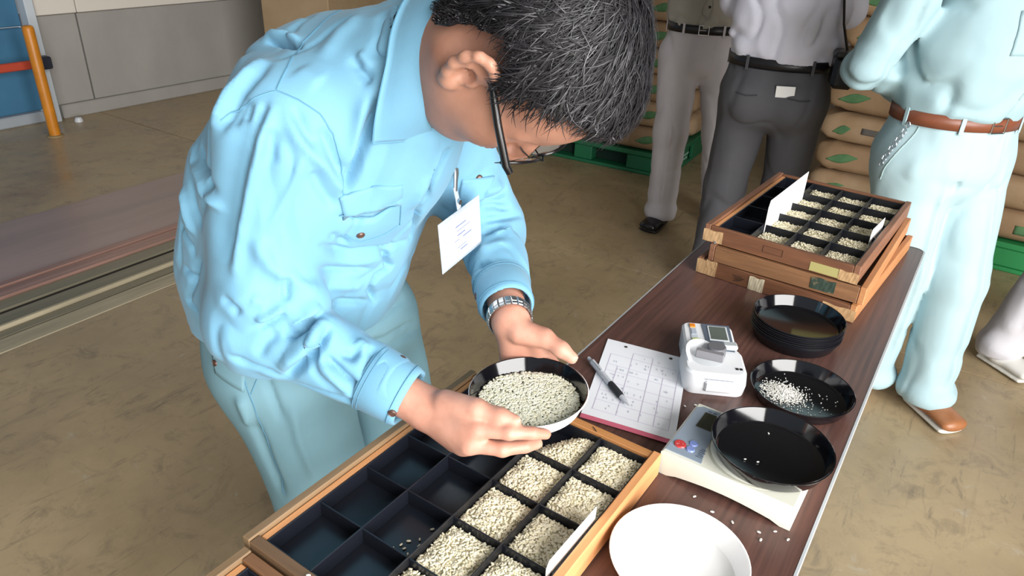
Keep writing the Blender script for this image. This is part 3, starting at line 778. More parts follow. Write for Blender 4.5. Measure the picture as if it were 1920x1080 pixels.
for u0, w0, u1, w1 in [(.1, .20, .9, .20), (.1, .34, .92, .34), (.1, .42, .92, .42), (.1, .56, .92, .56), (.1, .68, .92, .68), (.08, .80, .92, .80), (.08, .92, .92, .92), (.1, .20, .1, .92), (.36, .12, .36, .92), (.6, .12, .6, .92), (.76, .34, .76, .92), (.92, .2, .92, .92), (.36, .12, .6, .12), (.22, .34, .22, .68)]: stroke(pl, u0, w0, u1, w1, .00045)
pl.build('ruled_lines', M_print, form)
hw = MB()
for k in range(70):
    u, w_ = random.uniform(.12, .86), random.choice([.16, .25, .29, .38, .46, .5, .6, .64, .72, .76, .84, .88]); l = random.uniform(.01, .035)
    stroke(hw, u, w_, u + l, w_ + random.uniform(-.012, .012), .0004); stroke(hw, u + l / 2, w_ - .012, u + l / 2 + .004, w_ + .012, .0003)
hw.build('handwriting', M_ink, form)
for u in (.245, .80):
    q = fpt(u, .055, .0004); MB().lathe([(.0001, .0003), (.0030, .0003), (.0031, 0)], 16, Matrix.Translation(q)).build('punch_hole', M_joint, form)
pa, pb = Vector((.0268, -.9311, .7085)), Vector((.1439, -1.0129, .7085)); dv = (pb - pa); PL = dv.length; rz_ = math.atan2(dv.y, dv.x)
pen = empty('ballpoint_pen', pa, rz_, 'clear ballpoint pen with black grip lying on the white form', 'pen')
M_clear = mat('clear_pen_plastic', '#dfe2ea', .12, trans=.35, spec=.5)
RX = Matrix.Rotation(math.pi / 2, 4, 'Y')
MB().lathe([(.0048, .014), (.0051, .05), (.0051, .082)], 16, RX).build('barrel', M_clear, pen, 60)
MB().lathe([(.0001, .02), (.0011, .02), (.0011, .125), (.0001, .126)], 10, RX).build('ink_refill', M_blk, pen, 60)
MB().lathe([(.0052, .080), (.0057, .084), (.0058, .112), (.0050, .118), (.0046, .118)], 16, RX).build('grip', mat('black_rubber_grip', '#26282c', .7), pen, 40)
MB().lathe([(.0045, .118), (.0036, .128), (.0012, .139), (.0006, PL), (.0001, PL)], 16, RX).build('tip', M_clear, pen, 60)
MB().lathe([(.0001, 0), (.0030, 0), (.0034, .004), (.0034, .012), (.0050, .013), (.0050, .018), (.0047, .018)], 16, RX).build('push_button', M_clear, pen, 60)
MB().box((.032, 0, .0062), (.034, .004, .0012), .0004).build('clip', M_clear, pen)
MB().box((.030, .0012, .0050), (.016, .0034, .0028), .0006).build('black_mark', M_blk, pen)
# ------------------------------------------------------------------ people: shared pieces
M_skin = mat('skin', '#a97d69', .5, col2='#986a56', nscale=14, sss=.12, bump=.05, bscale=90)
M_skinh = mat('skin_hands', '#c4927e', .5, col2='#b5806c', nscale=22, sss=.12, bump=.06, bscale=110)
M_hair = mat('black_hair', '#121113', .55, col2='#1d1b1e', nscale=90, spec=.25)
M_hairg = mat('grey_hair', '#5f5d62', .45)
M_shirt = mat('aqua_work_shirt', '#6b9eb9', .8, col2='#6596b1', nscale=5, bump=.06, bscale=350, sheen=.1)
M_trous = mat('aqua_work_trousers', '#7299a6', .85, col2='#6c929f', nscale=5, bump=.06, bscale=350)
M_seam = mat('aqua_seam', '#5688a2', .85)
M_lens = mat('spectacle_lens', '#e8eef0', .03, trans=.95, spec=.5)
M_frame = mat('black_spectacle_frame', '#0d0d10', .28)
M_button = mat('brown_snap_button', '#5e463e', .35, .3)
def frame_R(f, u):
    f = unit(f); u = np.asarray(u, float); u = unit(u - f * (u @ f)); l = np.cross(u, f)
    return np.stack([f, l, u], 1)            # columns forward, left, up
def head_parts(heavy=1.0):
    c = lambda a, b, r0, r1: cone(a, b, r0, r1)
    base = [ell((-.012, 0, .022), (.096, .076, .083)), (ell((.022, 0, -.042), (.071, .064 * heavy, .074)), .04), (ell((.046, 0, .030), (.048, .064, .052)), .03),
            (c((.062, -.014, -.104), (.062, .014, -.104), .022, .022), .04), (ell((-.005, 0, -.075), (.055, .052 * heavy, .04)), .04)]
    for s in (-1, 1):
        base += [(ell((.056, s * .044, -.042), (.032, .026, .034)), .025), (c((-.01, s * .058 * heavy, -.055), (.045, s * .034, -.098), .020, .021), .035),
                 (c((.082, s * .010, .006), (.072, s * .046, .002), .010, .009), .014)]
    sk = union(base, .03)
    sock = union([ell((.098, -.032, -.014), (.020, .019, .013)), ell((.098, .032, -.014), (.020, .019, .013))], 0)
    add = [c((.088, 0, -.004), (.108, 0, -.040), .0075, .0125), (ell((.101, -.011, -.046), (.010, .008, .007)), .006), (ell((.101, .011, -.046), (.010, .008, .007)), .006),
           (ell((.090, 0, -.070), (.012, .024, .006)), .008), (ell((.089, 0, -.080), (.011, .021, .006)), .006)]
    for s in (-1, 1): add += [(ell((.074, s * .032, -.014), (.014, .0165, .013)), .005)]
    feat = union(add, .012)
    def ear(s):
        a = math.radians(24)
        Re = np.stack([unit((math.cos(a), s * math.sin(a) * -1, 0)), (math.sin(a), s * math.cos(a), 0), (0, 0, 1)], 1).astype(float)
        t = math.radians(-6); Rt = np.array([[math.cos(t), 0, math.sin(t)], [0, 1, 0], [-math.sin(t), 0, math.cos(t)]])
        o = np.array((.006, s * (.079 + .008 * min(1., max(0., (heavy - 1) * 10))), -.017))
        ring = [(.009, -.009, .000), (.012, -.001, .014), (.004, .0075, .029), (-.008, .0085, .031), (-.017, .009, .024), (-.0205, .009, .010), (-.018, .0085, -.006), (-.011, .007, -.020), (-.002, .005, -.030)]
        ring = [np.array(q) for q in ring]
        pr = [ell((-.004, .001, .002), (.017, .0055, .029))]
        for p0, p1 in zip(ring, ring[1:]): pr.append((cone(p0, p1, .0044, .0044), .006))
        pr += [(ell((-.001, .003, -.030), (.0095, .0055, .011)), .006), (ell((.0095, -.001, -.007), (.0045, .006, .007)), .005), (cone((-.008, .006, -.014), (-.010, .0065, .012), .0028, .0025), .004), (cone((.002, .001, -.029), (.011, -.009, -.024), .007, .006), .006)]
        e = union(pr, .004); cav = union([ell((-.001, .0085, -.005), (.0090, .0105, .0125)), (ell((-.005, .0085, .017), (.009, .0055, .008)), .003)], 0)
        def fn(P):
            q = ((P - o) @ Re @ Rt) / 1.1
            return smax(e(q), -cav(q), .003) * 1.1
        return fn
    eL, eR = ear(1), ear(-1)
    eL = bounded(eL, (-.045, .055, -.07), (.045, .14, .05)); eR = bounded(eR, (-.045, -.14, -.07), (.045, -.055, .05)); sock = bounded(sock, (.07, -.06, -.04), (.13, .06, .01)); feat = bounded(feat, (.05, -.06, -.1), (.13, .06, .02))
    def fn(P):
        d = smax(sk(P), -sock(P), .012); d = smin(d, feat(P), .008)
        return smin(smin(d, eL(P), .005), eR(P), .005)
    return fn, sk
def hair_sdf(sk, thick=.013, front=.062):
    def fn(P):
        x, y, z = P[:, 0], P[:, 1], P[:, 2]
        t = thick * (1 + .5 * np.clip(z / .1, 0, 1)) + .005 * vnoise(P, 55, 3, 2)
        d = sk(P) - t
        # hairline: forehead, temples, sideburns, behind the ears, nape
        line = np.where(x > .03, front - .10 * np.clip(.075 - x, 0, .045) * 8 * .25 - .012 * np.clip(np.abs(y) / .06, 0, 1.2), 0)
        side = np.interp(x, [-.09, -.06, -.045, -.036, -.026, .006, .014, .020, .026, .030, .036, .044, .060, .1],
                         [-.070, -.070, -.056, -.010, .030, .032, .016, .004, .012, .028, .052, .070, .084, .092])
        cut = side - z + .004 * vnoise(P, 120, 5, 2)
        return smax(d, cut * .8, .006)
    return fn
def place(fn, R, o, s=1.0, r=.21):
    o = np.asarray(o, float); return bounded(lambda P: fn(((P - o) @ R) / s) * s, o - r, o + r, .04)
def hand_fn(wrist, fing, thumb, palm_r=.017, web=None, rad=None):
    """fing: four joint chains knuckle..tip; thumb: base, knuckle, joint, tip"""
    w = np.asarray(wrist, float); pr = []
    for i, ch in enumerate(fing):
        r = [.0108, .0112, .0106, .0094][i]
        pr.append(cone(w + (np.asarray(ch[0]) - w) * .12, ch[0], .0185, r * 1.18))
    palm = union(pr, .016)
    fs = []
    for i, ch in enumerate(fing):
        r = [.0093, .0096, .0090, .0080][i]; rr_ = [r * 1.12, r, r * .92, r * .76]
        fs.append(union([cone(ch[k], ch[k + 1], rr_[k], rr_[k + 1]) for k in range(3)] + [(ell(ch[1], (r * 1.04,) * 3), .004)], .003))
    t = thumb; tf = union([cone(t[0], t[1], .0195, .0150), cone(t[1], t[2], .0128, .0118), cone(t[2], t[3], .0118, .0092)], .006)
    wb = cone(np.asarray(t[1]) * .55 + np.asarray(t[0]) * .45, np.asarray(fing[0][0]) * .85 + w * .15, .012, .010)
    def fn(P):
        d = palm(P)
        f0 = fs[0](P)
        for q in fs[1:]: f0 = np.minimum(f0, q(P))
        d = smin(d, f0, .007); d = smin(d, wb(P), .012)
        return smin(d, tf(P), .004)
    al = np.concatenate([np.array(q, float) for q in fing] + [np.array(thumb, float), w[None]])
    return bounded(fn, al.min(0) - .03, al.max(0) + .03)
def part_from(fn, lo, hi, h, name, m, parent, org, smooth_it=1, fold=None, noise=None, mats=None):
    V, F = surfnet(fn, lo, hi, h)
    V = smoothmesh(V, F, smooth_it)
    if noise is not None: V = V + vnormals(V, F) * noise(V)[:, None]
    if fold: V = folds(V, F, fold)
    return mobj(name, V - np.asarray(org, float), F, m, parent, True), V, F
class Cloth:
    """nearest-surface lookups on a garment mesh, world coordinates"""
    def __init__(s, V, F):
        from mathutils.bvhtree import BVHTree
        s.t = BVHTree.FromPolygons(V.tolist(), F.tolist())
    def on(s, p, off=0.):
        q, n, i, d = s.t.find_nearest(Vector(p)); return q + n * off, n
    def line(s, pts, off=.0006, step=.006):
        P = [Vector(p) for p in pts]; out = []
        for a, b in zip(P, P[1:]):
            k = max(2, int((b - a).length / step))
            for i in range(k): out.append(s.on(a.lerp(b, i / k), off)[0])
        out.append(s.on(P[-1], off)[0]); return out
    def patch(s, quad, off, nu=10, nv=8, lens=False):
        A, B, C, D = [Vector(q) for q in quad]; v = []; f = []
        for i in range(nu + 1):
            for j in range(nv + 1):
                u, w = i / nu, j / nv; w = .5 + (w - .5) * (math.sin(math.pi * min(max(u, .03), .97)) if lens else 1.); p = A.lerp(B, u).lerp(D.lerp(C, u), w); v.append(s.on(p, off)[0])
        lo = []
        for i in range(nu + 1):
            for j in range(nv + 1):
                u, w = i / nu, j / nv; w = .5 + (w - .5) * (math.sin(math.pi * min(max(u, .03), .97)) if lens else 1.); p = A.lerp(B, u).lerp(D.lerp(C, u), w); lo.append(s.on(p, -.001)[0])
        k = len(v)
        for i in range(nu):
            for j in range(nv): a = i * (nv + 1) + j; f.append((a, a + 1, a + nv + 2, a + nv + 1))
        bd = [i * (nv + 1) for i in range(nu + 1)] + [nu * (nv + 1) + j for j in range(1, nv + 1)] + [i * (nv + 1) + nv for i in range(nu - 1, -1, -1)] + [j for j in range(nv - 1, 0, -1)]
        f += [(a, b, b + k, a + k) for a, b in zip(bd, bd[1:] + bd[:1])]
        return v + lo, f
    def disc(s, p, r, h, m, name, parent, org):
        q, n = s.on(p, 0); M = Matrix.Translation(q - Vector(org)) @ n.to_track_quat('Z', 'Y').to_matrix().to_4x4()
        return MB().lathe([(.0001, h), (r * .55, h), (r * .62, h * .7), (r * .8, h), (r, h * .5), (r, -.001)], 18, M).build(name, m, parent, 50)
def seam(cl, pts, parent, org, m, r=.0009, off=.0004, name='seam'):
    P = [p - Vector(org) for p in cl.line(pts, off)]
    return MB().tube(P, r, 4).build(name, m, parent, 60)
def strands(V, F, sel, flow, n, length, width, lift, seed, R, o, sk):
    """hair locks: tapered ribbons that follow the scalp"""
    rg = np.random.default_rng(seed)
    cen = V[F].mean(1); ok = np.nonzero(sel(cen))[0]
    a_ = np.linalg.norm(np.cross(V[F[ok, 2]] - V[F[ok, 0]], V[F[ok, 3]] - V[F[ok, 1]]), axis=1)
    pick = ok[rg.choice(len(ok), n, p=a_ / a_.sum())]
    uv = rg.uniform(0, 1, (n, 2)); p = (V[F[pick, 0]] * ((1 - uv[:, :1]) * (1 - uv[:, 1:])) + V[F[pick, 1]] * (uv[:, :1] * (1 - uv[:, 1:])) + V[F[pick, 2]] * (uv[:, :1] * uv[:, 1:]) + V[F[pick, 3]] * ((1 - uv[:, :1]) * uv[:, 1:]))
    N = vnormals(V, F)[F[pick, 0]]
    L = length * rg.uniform(.55, 1.25, n); segs = 6; step = L / segs
    base = p.copy(); d = flow(p) ; d += rg.normal(0, .09, d.shape); curl = rg.normal(0, .25, n); L = L * np.clip(.35 + (p[:, 2] - .0) / .06, .28, 1.); step = L / segs
    hl_ = p[:, 2] - np.interp(p[:, 0], [-.045, -.026, .006, .018, .030, .044, .1], [-.06, .030, .032, .004, .028, .070, .092]); L = L * np.clip(hl_ / .035, .4, 1.) * np.where((p[:, 0] > -.05) & (p[:, 0] < .02) & (p[:, 2] < .06), np.clip((p[:, 2] - .030) / .03, .2, 1.), 1.); step = L / segs
    pts = [p - N * .002]; nr = [N]; q = p.copy(); nn = N.copy()
    lf = lift * rg.uniform(.2, 1.6, n)
    for k in range(segs):
        d = d - nn * (d * nn).sum(1)[:, None]; d /= np.linalg.norm(d, axis=1)[:, None] + 1e-9
        sd = np.cross(nn, d); d = d + sd * (curl * .35)[:, None]; d /= np.linalg.norm(d, axis=1)[:, None]
        q = q + d * step[:, None]
        e = 1e-3; g = np.stack([sk(q + np.eye(3)[i] * e) - sk(q - np.eye(3)[i] * e) for i in range(3)], 1); nn = g / (np.linalg.norm(g, axis=1)[:, None] + 1e-9)
        t = (k + 1) / segs; dist = sk(q); tgt = (sk(base) + lf * math.sin(math.pi * min(t, .8)) + lf * .4 * t)
        q = q + nn * (tgt - dist)[:, None] * .8
        pts.append(q.copy()); nr.append(nn.copy())
    pts = np.stack(pts, 1); nr = np.stack(nr, 1)
    tan = np.gradient(pts, axis=1); side = np.cross(nr, tan); side /= np.linalg.norm(side, axis=2)[..., None] + 1e-9
    w = (width * np.array([1, 1, 1, .95, .8, .55, .15]))[None, :, None] * rg.uniform(.6, 1.3, (n, 1, 1))
    mid = pts + nr * w * .5
    VV = np.stack([pts - side * w, mid, pts + side * w], 2).reshape(-1, 3)
    k = np.arange(segs)[None, :, None]; b = (np.arange(n) * (segs + 1) * 3)[:, None, None]
    q1 = np.stack([k * 3, k * 3 + 1, k * 3 + 4, k * 3 + 3], -1) + b[..., None]; q2 = np.stack([k * 3 + 1, k * 3 + 2, k * 3 + 5, k * 3 + 4], -1) + b[..., None]
    FF = np.concatenate([q1.reshape(-1, 4), q2.reshape(-1, 4)])
    return VV @ R.T + o, FF
# shoes
def shoe(parent, org, heel, toe, m, msole, w=.047, h=.075, name='shoe', hi=.0):
    heel = np.asarray(heel, float); toe = np.asarray(toe, float); ax = unit(toe - heel); L = np.linalg.norm(toe - heel)
    lx = np.array((-ax[1], ax[0], 0)); Rm = np.stack([ax, lx, np.array((0, 0, 1.))], 1)
    up = union([ecap((.045, 0, .055), (.10, 0, .050), (0, 1, 0), (.034, .030), (.040, .026)), (ecap((.10, 0, .045), (L - .048, 0, .034), (0, 1, 0), (w * .9, .028), (w * .98, .022)), .03), (cone((.045, 0, .045), (.05, 0, h), .036, .034), .02)], .03)
    sole = union([ecap((.042, 0, .012), (L - .05, 0, .012), (0, 1, 0), (.036, .011), (w * 1.05, .011))], 0)
    u = place(lambda P: smax(up(P), .016 - P[:, 2], .004), Rm, heel, 1., .5); s_ = place(lambda P: smax(sole(P), -P[:, 2] + .001, .002), Rm, heel, 1., .5)
    pts = np.stack([heel - ax * .02 + lx * .07, heel - ax * .02 - lx * .07, toe + ax * .03 + lx * .07, toe + ax * .03 - lx * .07])
    lo = pts.min(0) - .01; hi_ = pts.max(0) + .01; lo[2] = -.012; hi_[2] = .16
    o, V, F = part_from(u, lo, hi_, .005, name, m, parent, org, 1)
    part_from(s_, lo, hi_, .005, 'sole', msole, o, org, 1)
    return o
# ------------------------------------------------------------------ the man bending over the table
ORG = np.array((-.36, -1.19, 0.))
man = empty('person', ORG, 0, 'man in aqua work shirt and glasses bending over a dish of rice', 'person')
HC = np.array((.045, -1.196, 1.256)); HR = frame_R((.22, .02, -.97), (.97, 0, .2))
HS = 1.03
head, skull = head_parts(1.10)
hl = lambda p: HC + HR @ (np.asarray(p, float) * HS)
S_R, E_R, W_R = (-.237, -1.318, 1.125), (-.265, -1.364, .885), (-.0296, -1.3031, .8045)
S_L, E_L, W_L = (-.237, -1.04, 1.12), (-.190, -.932, .893), (-.0212, -1.1146, .8547)
RH = dict(f=[[(.0601, -1.3082, .8118), (.0999, -1.2930, .8169), (.1205, -1.2729, .8129), (.1310, -1.2543, .8041)],
             [(.0561, -1.3172, .7925), (.0937, -1.2979, .7905), (.1127, -1.2738, .7885), (.1191, -1.2538, .7825)],
             [(.0426, -1.3125, .7801), (.0750, -1.2868, .7772), (.0859, -1.2607, .7757), (.0873, -1.2393, .7720)],
             [(.0247, -1.3061, .7721), (.0494, -1.2781, .7701), (.0606, -1.2571, .7707), (.0646, -1.2413, .7705)]],
          t=[(.0032, -1.2990, .8204), (.0494, -1.2942, .8300), (.0810, -1.2862, .8279), (.0979, -1.2798, .8251)])
LH = dict(f=[[(.048, -1.098, .788), (.066, -1.132, .7715), (.077, -1.160, .7725), (.080, -1.178, .7735)],
             [(.025, -1.108, .782), (.044, -1.144, .770), (.056, -1.176, .7735), (.060, -1.196, .7735)],
             [(.004, -1.116, .780), (.018, -1.152, .7705), (.027, -1.182, .7735), (.031, -1.20, .7735)],
             [(-.015, -1.127, .783), (-.008, -1.155, .773), (-.001, -1.178, .775), (.004, -1.193, .7748)]],
          t=[(.0039, -1.1249, .8469), (.0398, -1.1160, .8459), (.0692, -1.1160, .8373), (.0870, -1.1150, .8293)])
hR = hand_fn(W_R, RH['f'], RH['t']); hL = hand_fn(W_L, LH['f'], LH['t'])
hip = [(-.36, -1.27, .74), (-.36, -1.11, .74)]
limbs = union([cone((-.23, -1.185, 1.17), hl((-.03, 0, -.055)), .062, .062), (cone(hl((-.01, 0, -.085)), (-.17, -1.186, 1.13), .050, .046), .03),
               (ecap((-.27, -1.18, 1.08), (-.41, -1.19, .80), (0, 1, 0), (.13, .09), (.13, .11)), .05), (cone((-.25, -1.29, 1.11), (-.25, -1.07, 1.11), .05, .05), .04),
               (cone(S_R, E_R, .046, .032), .03), (cone(E_R, W_R, .032, .0285), .02), (cone(S_L, E_L, .046, .034), .03), (cone(E_L, W_L, .034, .0280), .02),
               (cone(hip[0], (-.255, -1.283, .42), .075, .05), .05), (cone((-.255, -1.283, .42), (-.31, -1.29, .07), .05, .035), .03),
               (cone(hip[1], (-.27, -1.09, .42), .075, .05), .05), (cone((-.27, -1.09, .42), (-.31, -1.08, .07), .05, .035), .03)], .03)
hd = place(head, HR, HC, HS)
def body_fn(P):
    d = smin(limbs(P), hd(P), .03)
    return smin(smin(d, hR(P), .012), hL(P), .012)
bo_, BV, BF = part_from(body_fn, (-.60, -1.46, .04), (.20, -.83, 1.42), .0030, 'body', [M_skin, M_skinh], man, ORG, 1)
hm = (BV[BF].mean(1)[:, 2] < .95).astype(int); bo_.data.polygons.foreach_set('material_index', hm.tolist())
# nails
def nail(tip, prev, up, r, name='nail'):
    t = np.asarray(tip, float); d = unit(t - np.asarray(prev, float)); u = np.asarray(up, float); u = unit(u - d * (u @ d))
    Rn = np.stack([d, np.cross(u, d), u], 1); c = t + u * r * .55 + d * r * .02
    V, F = surfnet(ell(c, (r * .85, r * .70, r * .30), Rn), c - r * 1.3, c + r * 1.3, r / 8)
    return mobj(name, V - ORG, F, M_nail, bo_, True)
M_nail = mat('finger_nail', '#cfa08e', .35)
nail(RH['t'][3], RH['t'][2], (.1, -.2, 1), .0092); nail(LH['t'][3], LH['t'][2], (.3, .2, 1), .0092)
# eyes (lids lowered) and brows
for s in (-1, 1):
    c = hl((.0735, s * .032, -.0145)); V, F = surfnet(ell(c, (.0128,) * 3), c - .016, c + .016, .002)
    mobj('eye', V - ORG, F, mat('eye_white', '#d8cfc6', .2) if s < 0 else bpy.data.materials['eye_white'], bo_, True)
    bw = [hl((.0915 - .012 * (abs(t) ** 2), s * (.012 + .036 * t), .010 + .004 * math.sin(t * 3))) for t in np.linspace(0, 1, 7)]
    MB().tube([tuple(p - ORG) for p in bw], [.0025, .004, .0042, .004, .0036, .003, .0015], 6, flat=.6).build('eyebrow', M_hair, bo_, 60)
# hair
hs = hair_sdf(skull, .014)
V, F = surfnet(hs, (-.15, -.12, -.13), (.13, .12, .15), .003); V = smoothmesh(V, F, 1); Nn = vnormals(V, F)
V = V + Nn * (.0022 * np.sin(V[:, 0] * 260 + 5 * vnoise(V, 40, 2, 2) * 3) + .003 * vnoise(V, 90, 4, 2))[:, None]
hair = mobj('hair', (V @ HR.T) * HS + HC - ORG, F, M_hair, man, True)
crown = np.array((-.055, .0, .09))
def flow(p):
    d = p - crown; d = d / (np.linalg.norm(d, axis=1)[:, None] + 1e-6)
    sw = np.cross(d, np.array((0, 0, 1.))); return d + .35 * sw + np.array((.0, 0, -.15))
sel = lambda c: (skull(c) > .006)
for nm, n, ln, wd, lf, sd, mm in (('hair_locks', 13000, .046, .00065, .003, 3, M_hair), ('grey_hair_strands', 500, .046, .0003, .004, 5, M_hairg), ('dark_hair_strands', 3500, .048, .0005, .005, 9, mat('dark_hair_sheen', '#242327', .4, spec=.4))):
    VV, FF = strands(V, F, sel, flow, n, ln, wd, lf, sd, HR * HS, HC, skull)
    o = mobj(nm, VV - ORG, FF, mm, hair, True); o['kind'] = 'stuff'
# eyeglasses
gl = empty('eyeglasses', (0, 0, 0)); gl.parent = man
tl = lambda p: tuple(hl(p) - ORG)
for s in (-1, 1):
    T_ = [(.112, s * .070, -.004), (.104, s * .0745, -.004), (.06, s * .0795, -.002), (.034, s * .0815, .0), (.024, s * .082, .001), (.016, s * .081, .003), (.010, s * .079, .006)]
    MB().tube([tl(p) for p in T_], [.0045, .0048, .0046, .0044, .004, .0036, .003], 8, flat=None, upv=tuple(HR[:, 2])).build('temple', M_frame, gl, 50)
    rim = []
    for k in range(25):
        a = 2 * math.pi * k / 24; cx, cz = math.cos(a), math.sin(a)
        rim.append((.113 - .012 * (abs(.036 + .030 * abs(cx) ** .7 * np.sign(cx)) / .07) ** 2, s * (.0365 + .0305 * np.sign(cx) * abs(cx) ** .75), -.016 + .017 * np.sign(cz) * abs(cz) ** .75))
    MB().tube([tl(p) for p in rim[:13]], .0019, 6).build('upper_rim', M_frame, gl, 60)
    MB().tube([tl(p) for p in rim[12:]], .0006, 5).build('lower_rim', M_frame, gl, 60)
    c = np.mean([hl(p) for p in rim[:-1]], 0) - ORG
    mobj('lens', [tuple(c)] + [tl(p) for p in rim[:-1]], [(0, 1 + i, 1 + (i + 1) % 24) for i in range(24)], M_lens, gl, True)
MB().tube([tl((.1145, -.007, -.010)), tl((.118, 0, -.007)), tl((.1145, .007, -.010))], .0014, 6).build('bridge', M_frame, gl, 60)
for s in (-1, 1): MB().tube([tl((.112, s * .009, -.018)), tl((.104, s * .011, -.024)), tl((.099, s * .012, -.026))], .0009, 5).build('nose_pad_arm', M_frame, gl, 60)

# shirt
cuffR = np.array(E_R) + (np.array(W_R) - np.array(E_R)) * .90; cuffL = np.array(E_L) + (np.array(W_L) - np.array(E_L)) * .885
neck_cut = union([cone((-.17, -1.187, 1.20), hl((-.03, 0, -.045)), .0635, .070), cone((-.060, -1.190, 1.205), hl((-.01, 0, -.085)), .040, .060)], .02)
torso = union([ecap((-.400, -1.19, .80), (-.378, -1.19, .90), (0, 1, 0), (.180, .146), (.184, .150)), ecap((-.378, -1.19, .90), (-.325, -1.185, 1.02), (0, 1, 0), (.184, .150), (.186, .145)),
               ecap((-.325, -1.185, 1.02), (-.262, -1.18, 1.11), (0, 1, 0), (.186, .145), (.165, .105)), (ell((-.292, -1.172, 1.150), (.118, .150, .105)), .05),
               (cone((-.24, -1.30, 1.13), (-.20, -1.185, 1.155), .070, .070), .05), (cone((-.24, -1.06, 1.13), (-.20, -1.185, 1.155), .070, .070), .05),
               (ell((-.21, -1.185, 1.07), (.09, .13, .09)), .05), (cone((-.235, -1.285, 1.15), (-.105, -1.215, 1.205), .062, .048), .05), (cone((-.235, -1.085, 1.15), (-.105, -1.160, 1.205), .062, .048), .05),
               (cone((-.25, -1.186, 1.185), (-.085, -1.19, 1.240), .075, .070), .04), (ell((-.150, -1.188, 1.115), (.060, .080, .070)), .04), (ell((-.115, -1.188, 1.165), (.045, .058, .050)), .04)], .05)
slR = union([cone(S_R, E_R, .080, .066), (ell((-.268, -1.362, .875), (.073, .066, .066)), .03), (cone(E_R, cuffR, .060, .0405), .03), (cone((-.238, -1.386, .938), (-.206, -1.346, .926), .043, .042), .010), (cone((-.218, -1.386, .866), (-.163, -1.352, .884), .036, .035), .008)], .03)
slL = union([cone(S_L, E_L, .078, .060), (cone(E_L, cuffL, .058, .0405), .03)], .03)
axR = unit(np.array(W_R) - np.array(E_R)); axL = unit(np.array(W_L) - np.array(E_L))
def shirt_fn(P):
    d = smin(torso(P), slR(P), .035); d = smin(d, slL(P), .035)
    d = smax(d, -neck_cut(P), .008)
    d = smax(d, .790 - P[:, 2] - .03 * (P[:, 0] + .43) , .012)
    for cf, ax, w in ((cuffR, axR, W_R), (cuffL, axL, W_L)):
        q = P - cf; t = q @ ax; rad = np.linalg.norm(q - t[:, None] * ax, axis=1)
        near = (np.linalg.norm(q, axis=1) < .09)
        d = np.where(near, smax(d, t - .004, .004), d)
        hole = np.maximum(rad - .0355, -(t + .035)); d = np.where(near, smax(d, -hole, .003), d)
    return d
SH_FOLDS = []
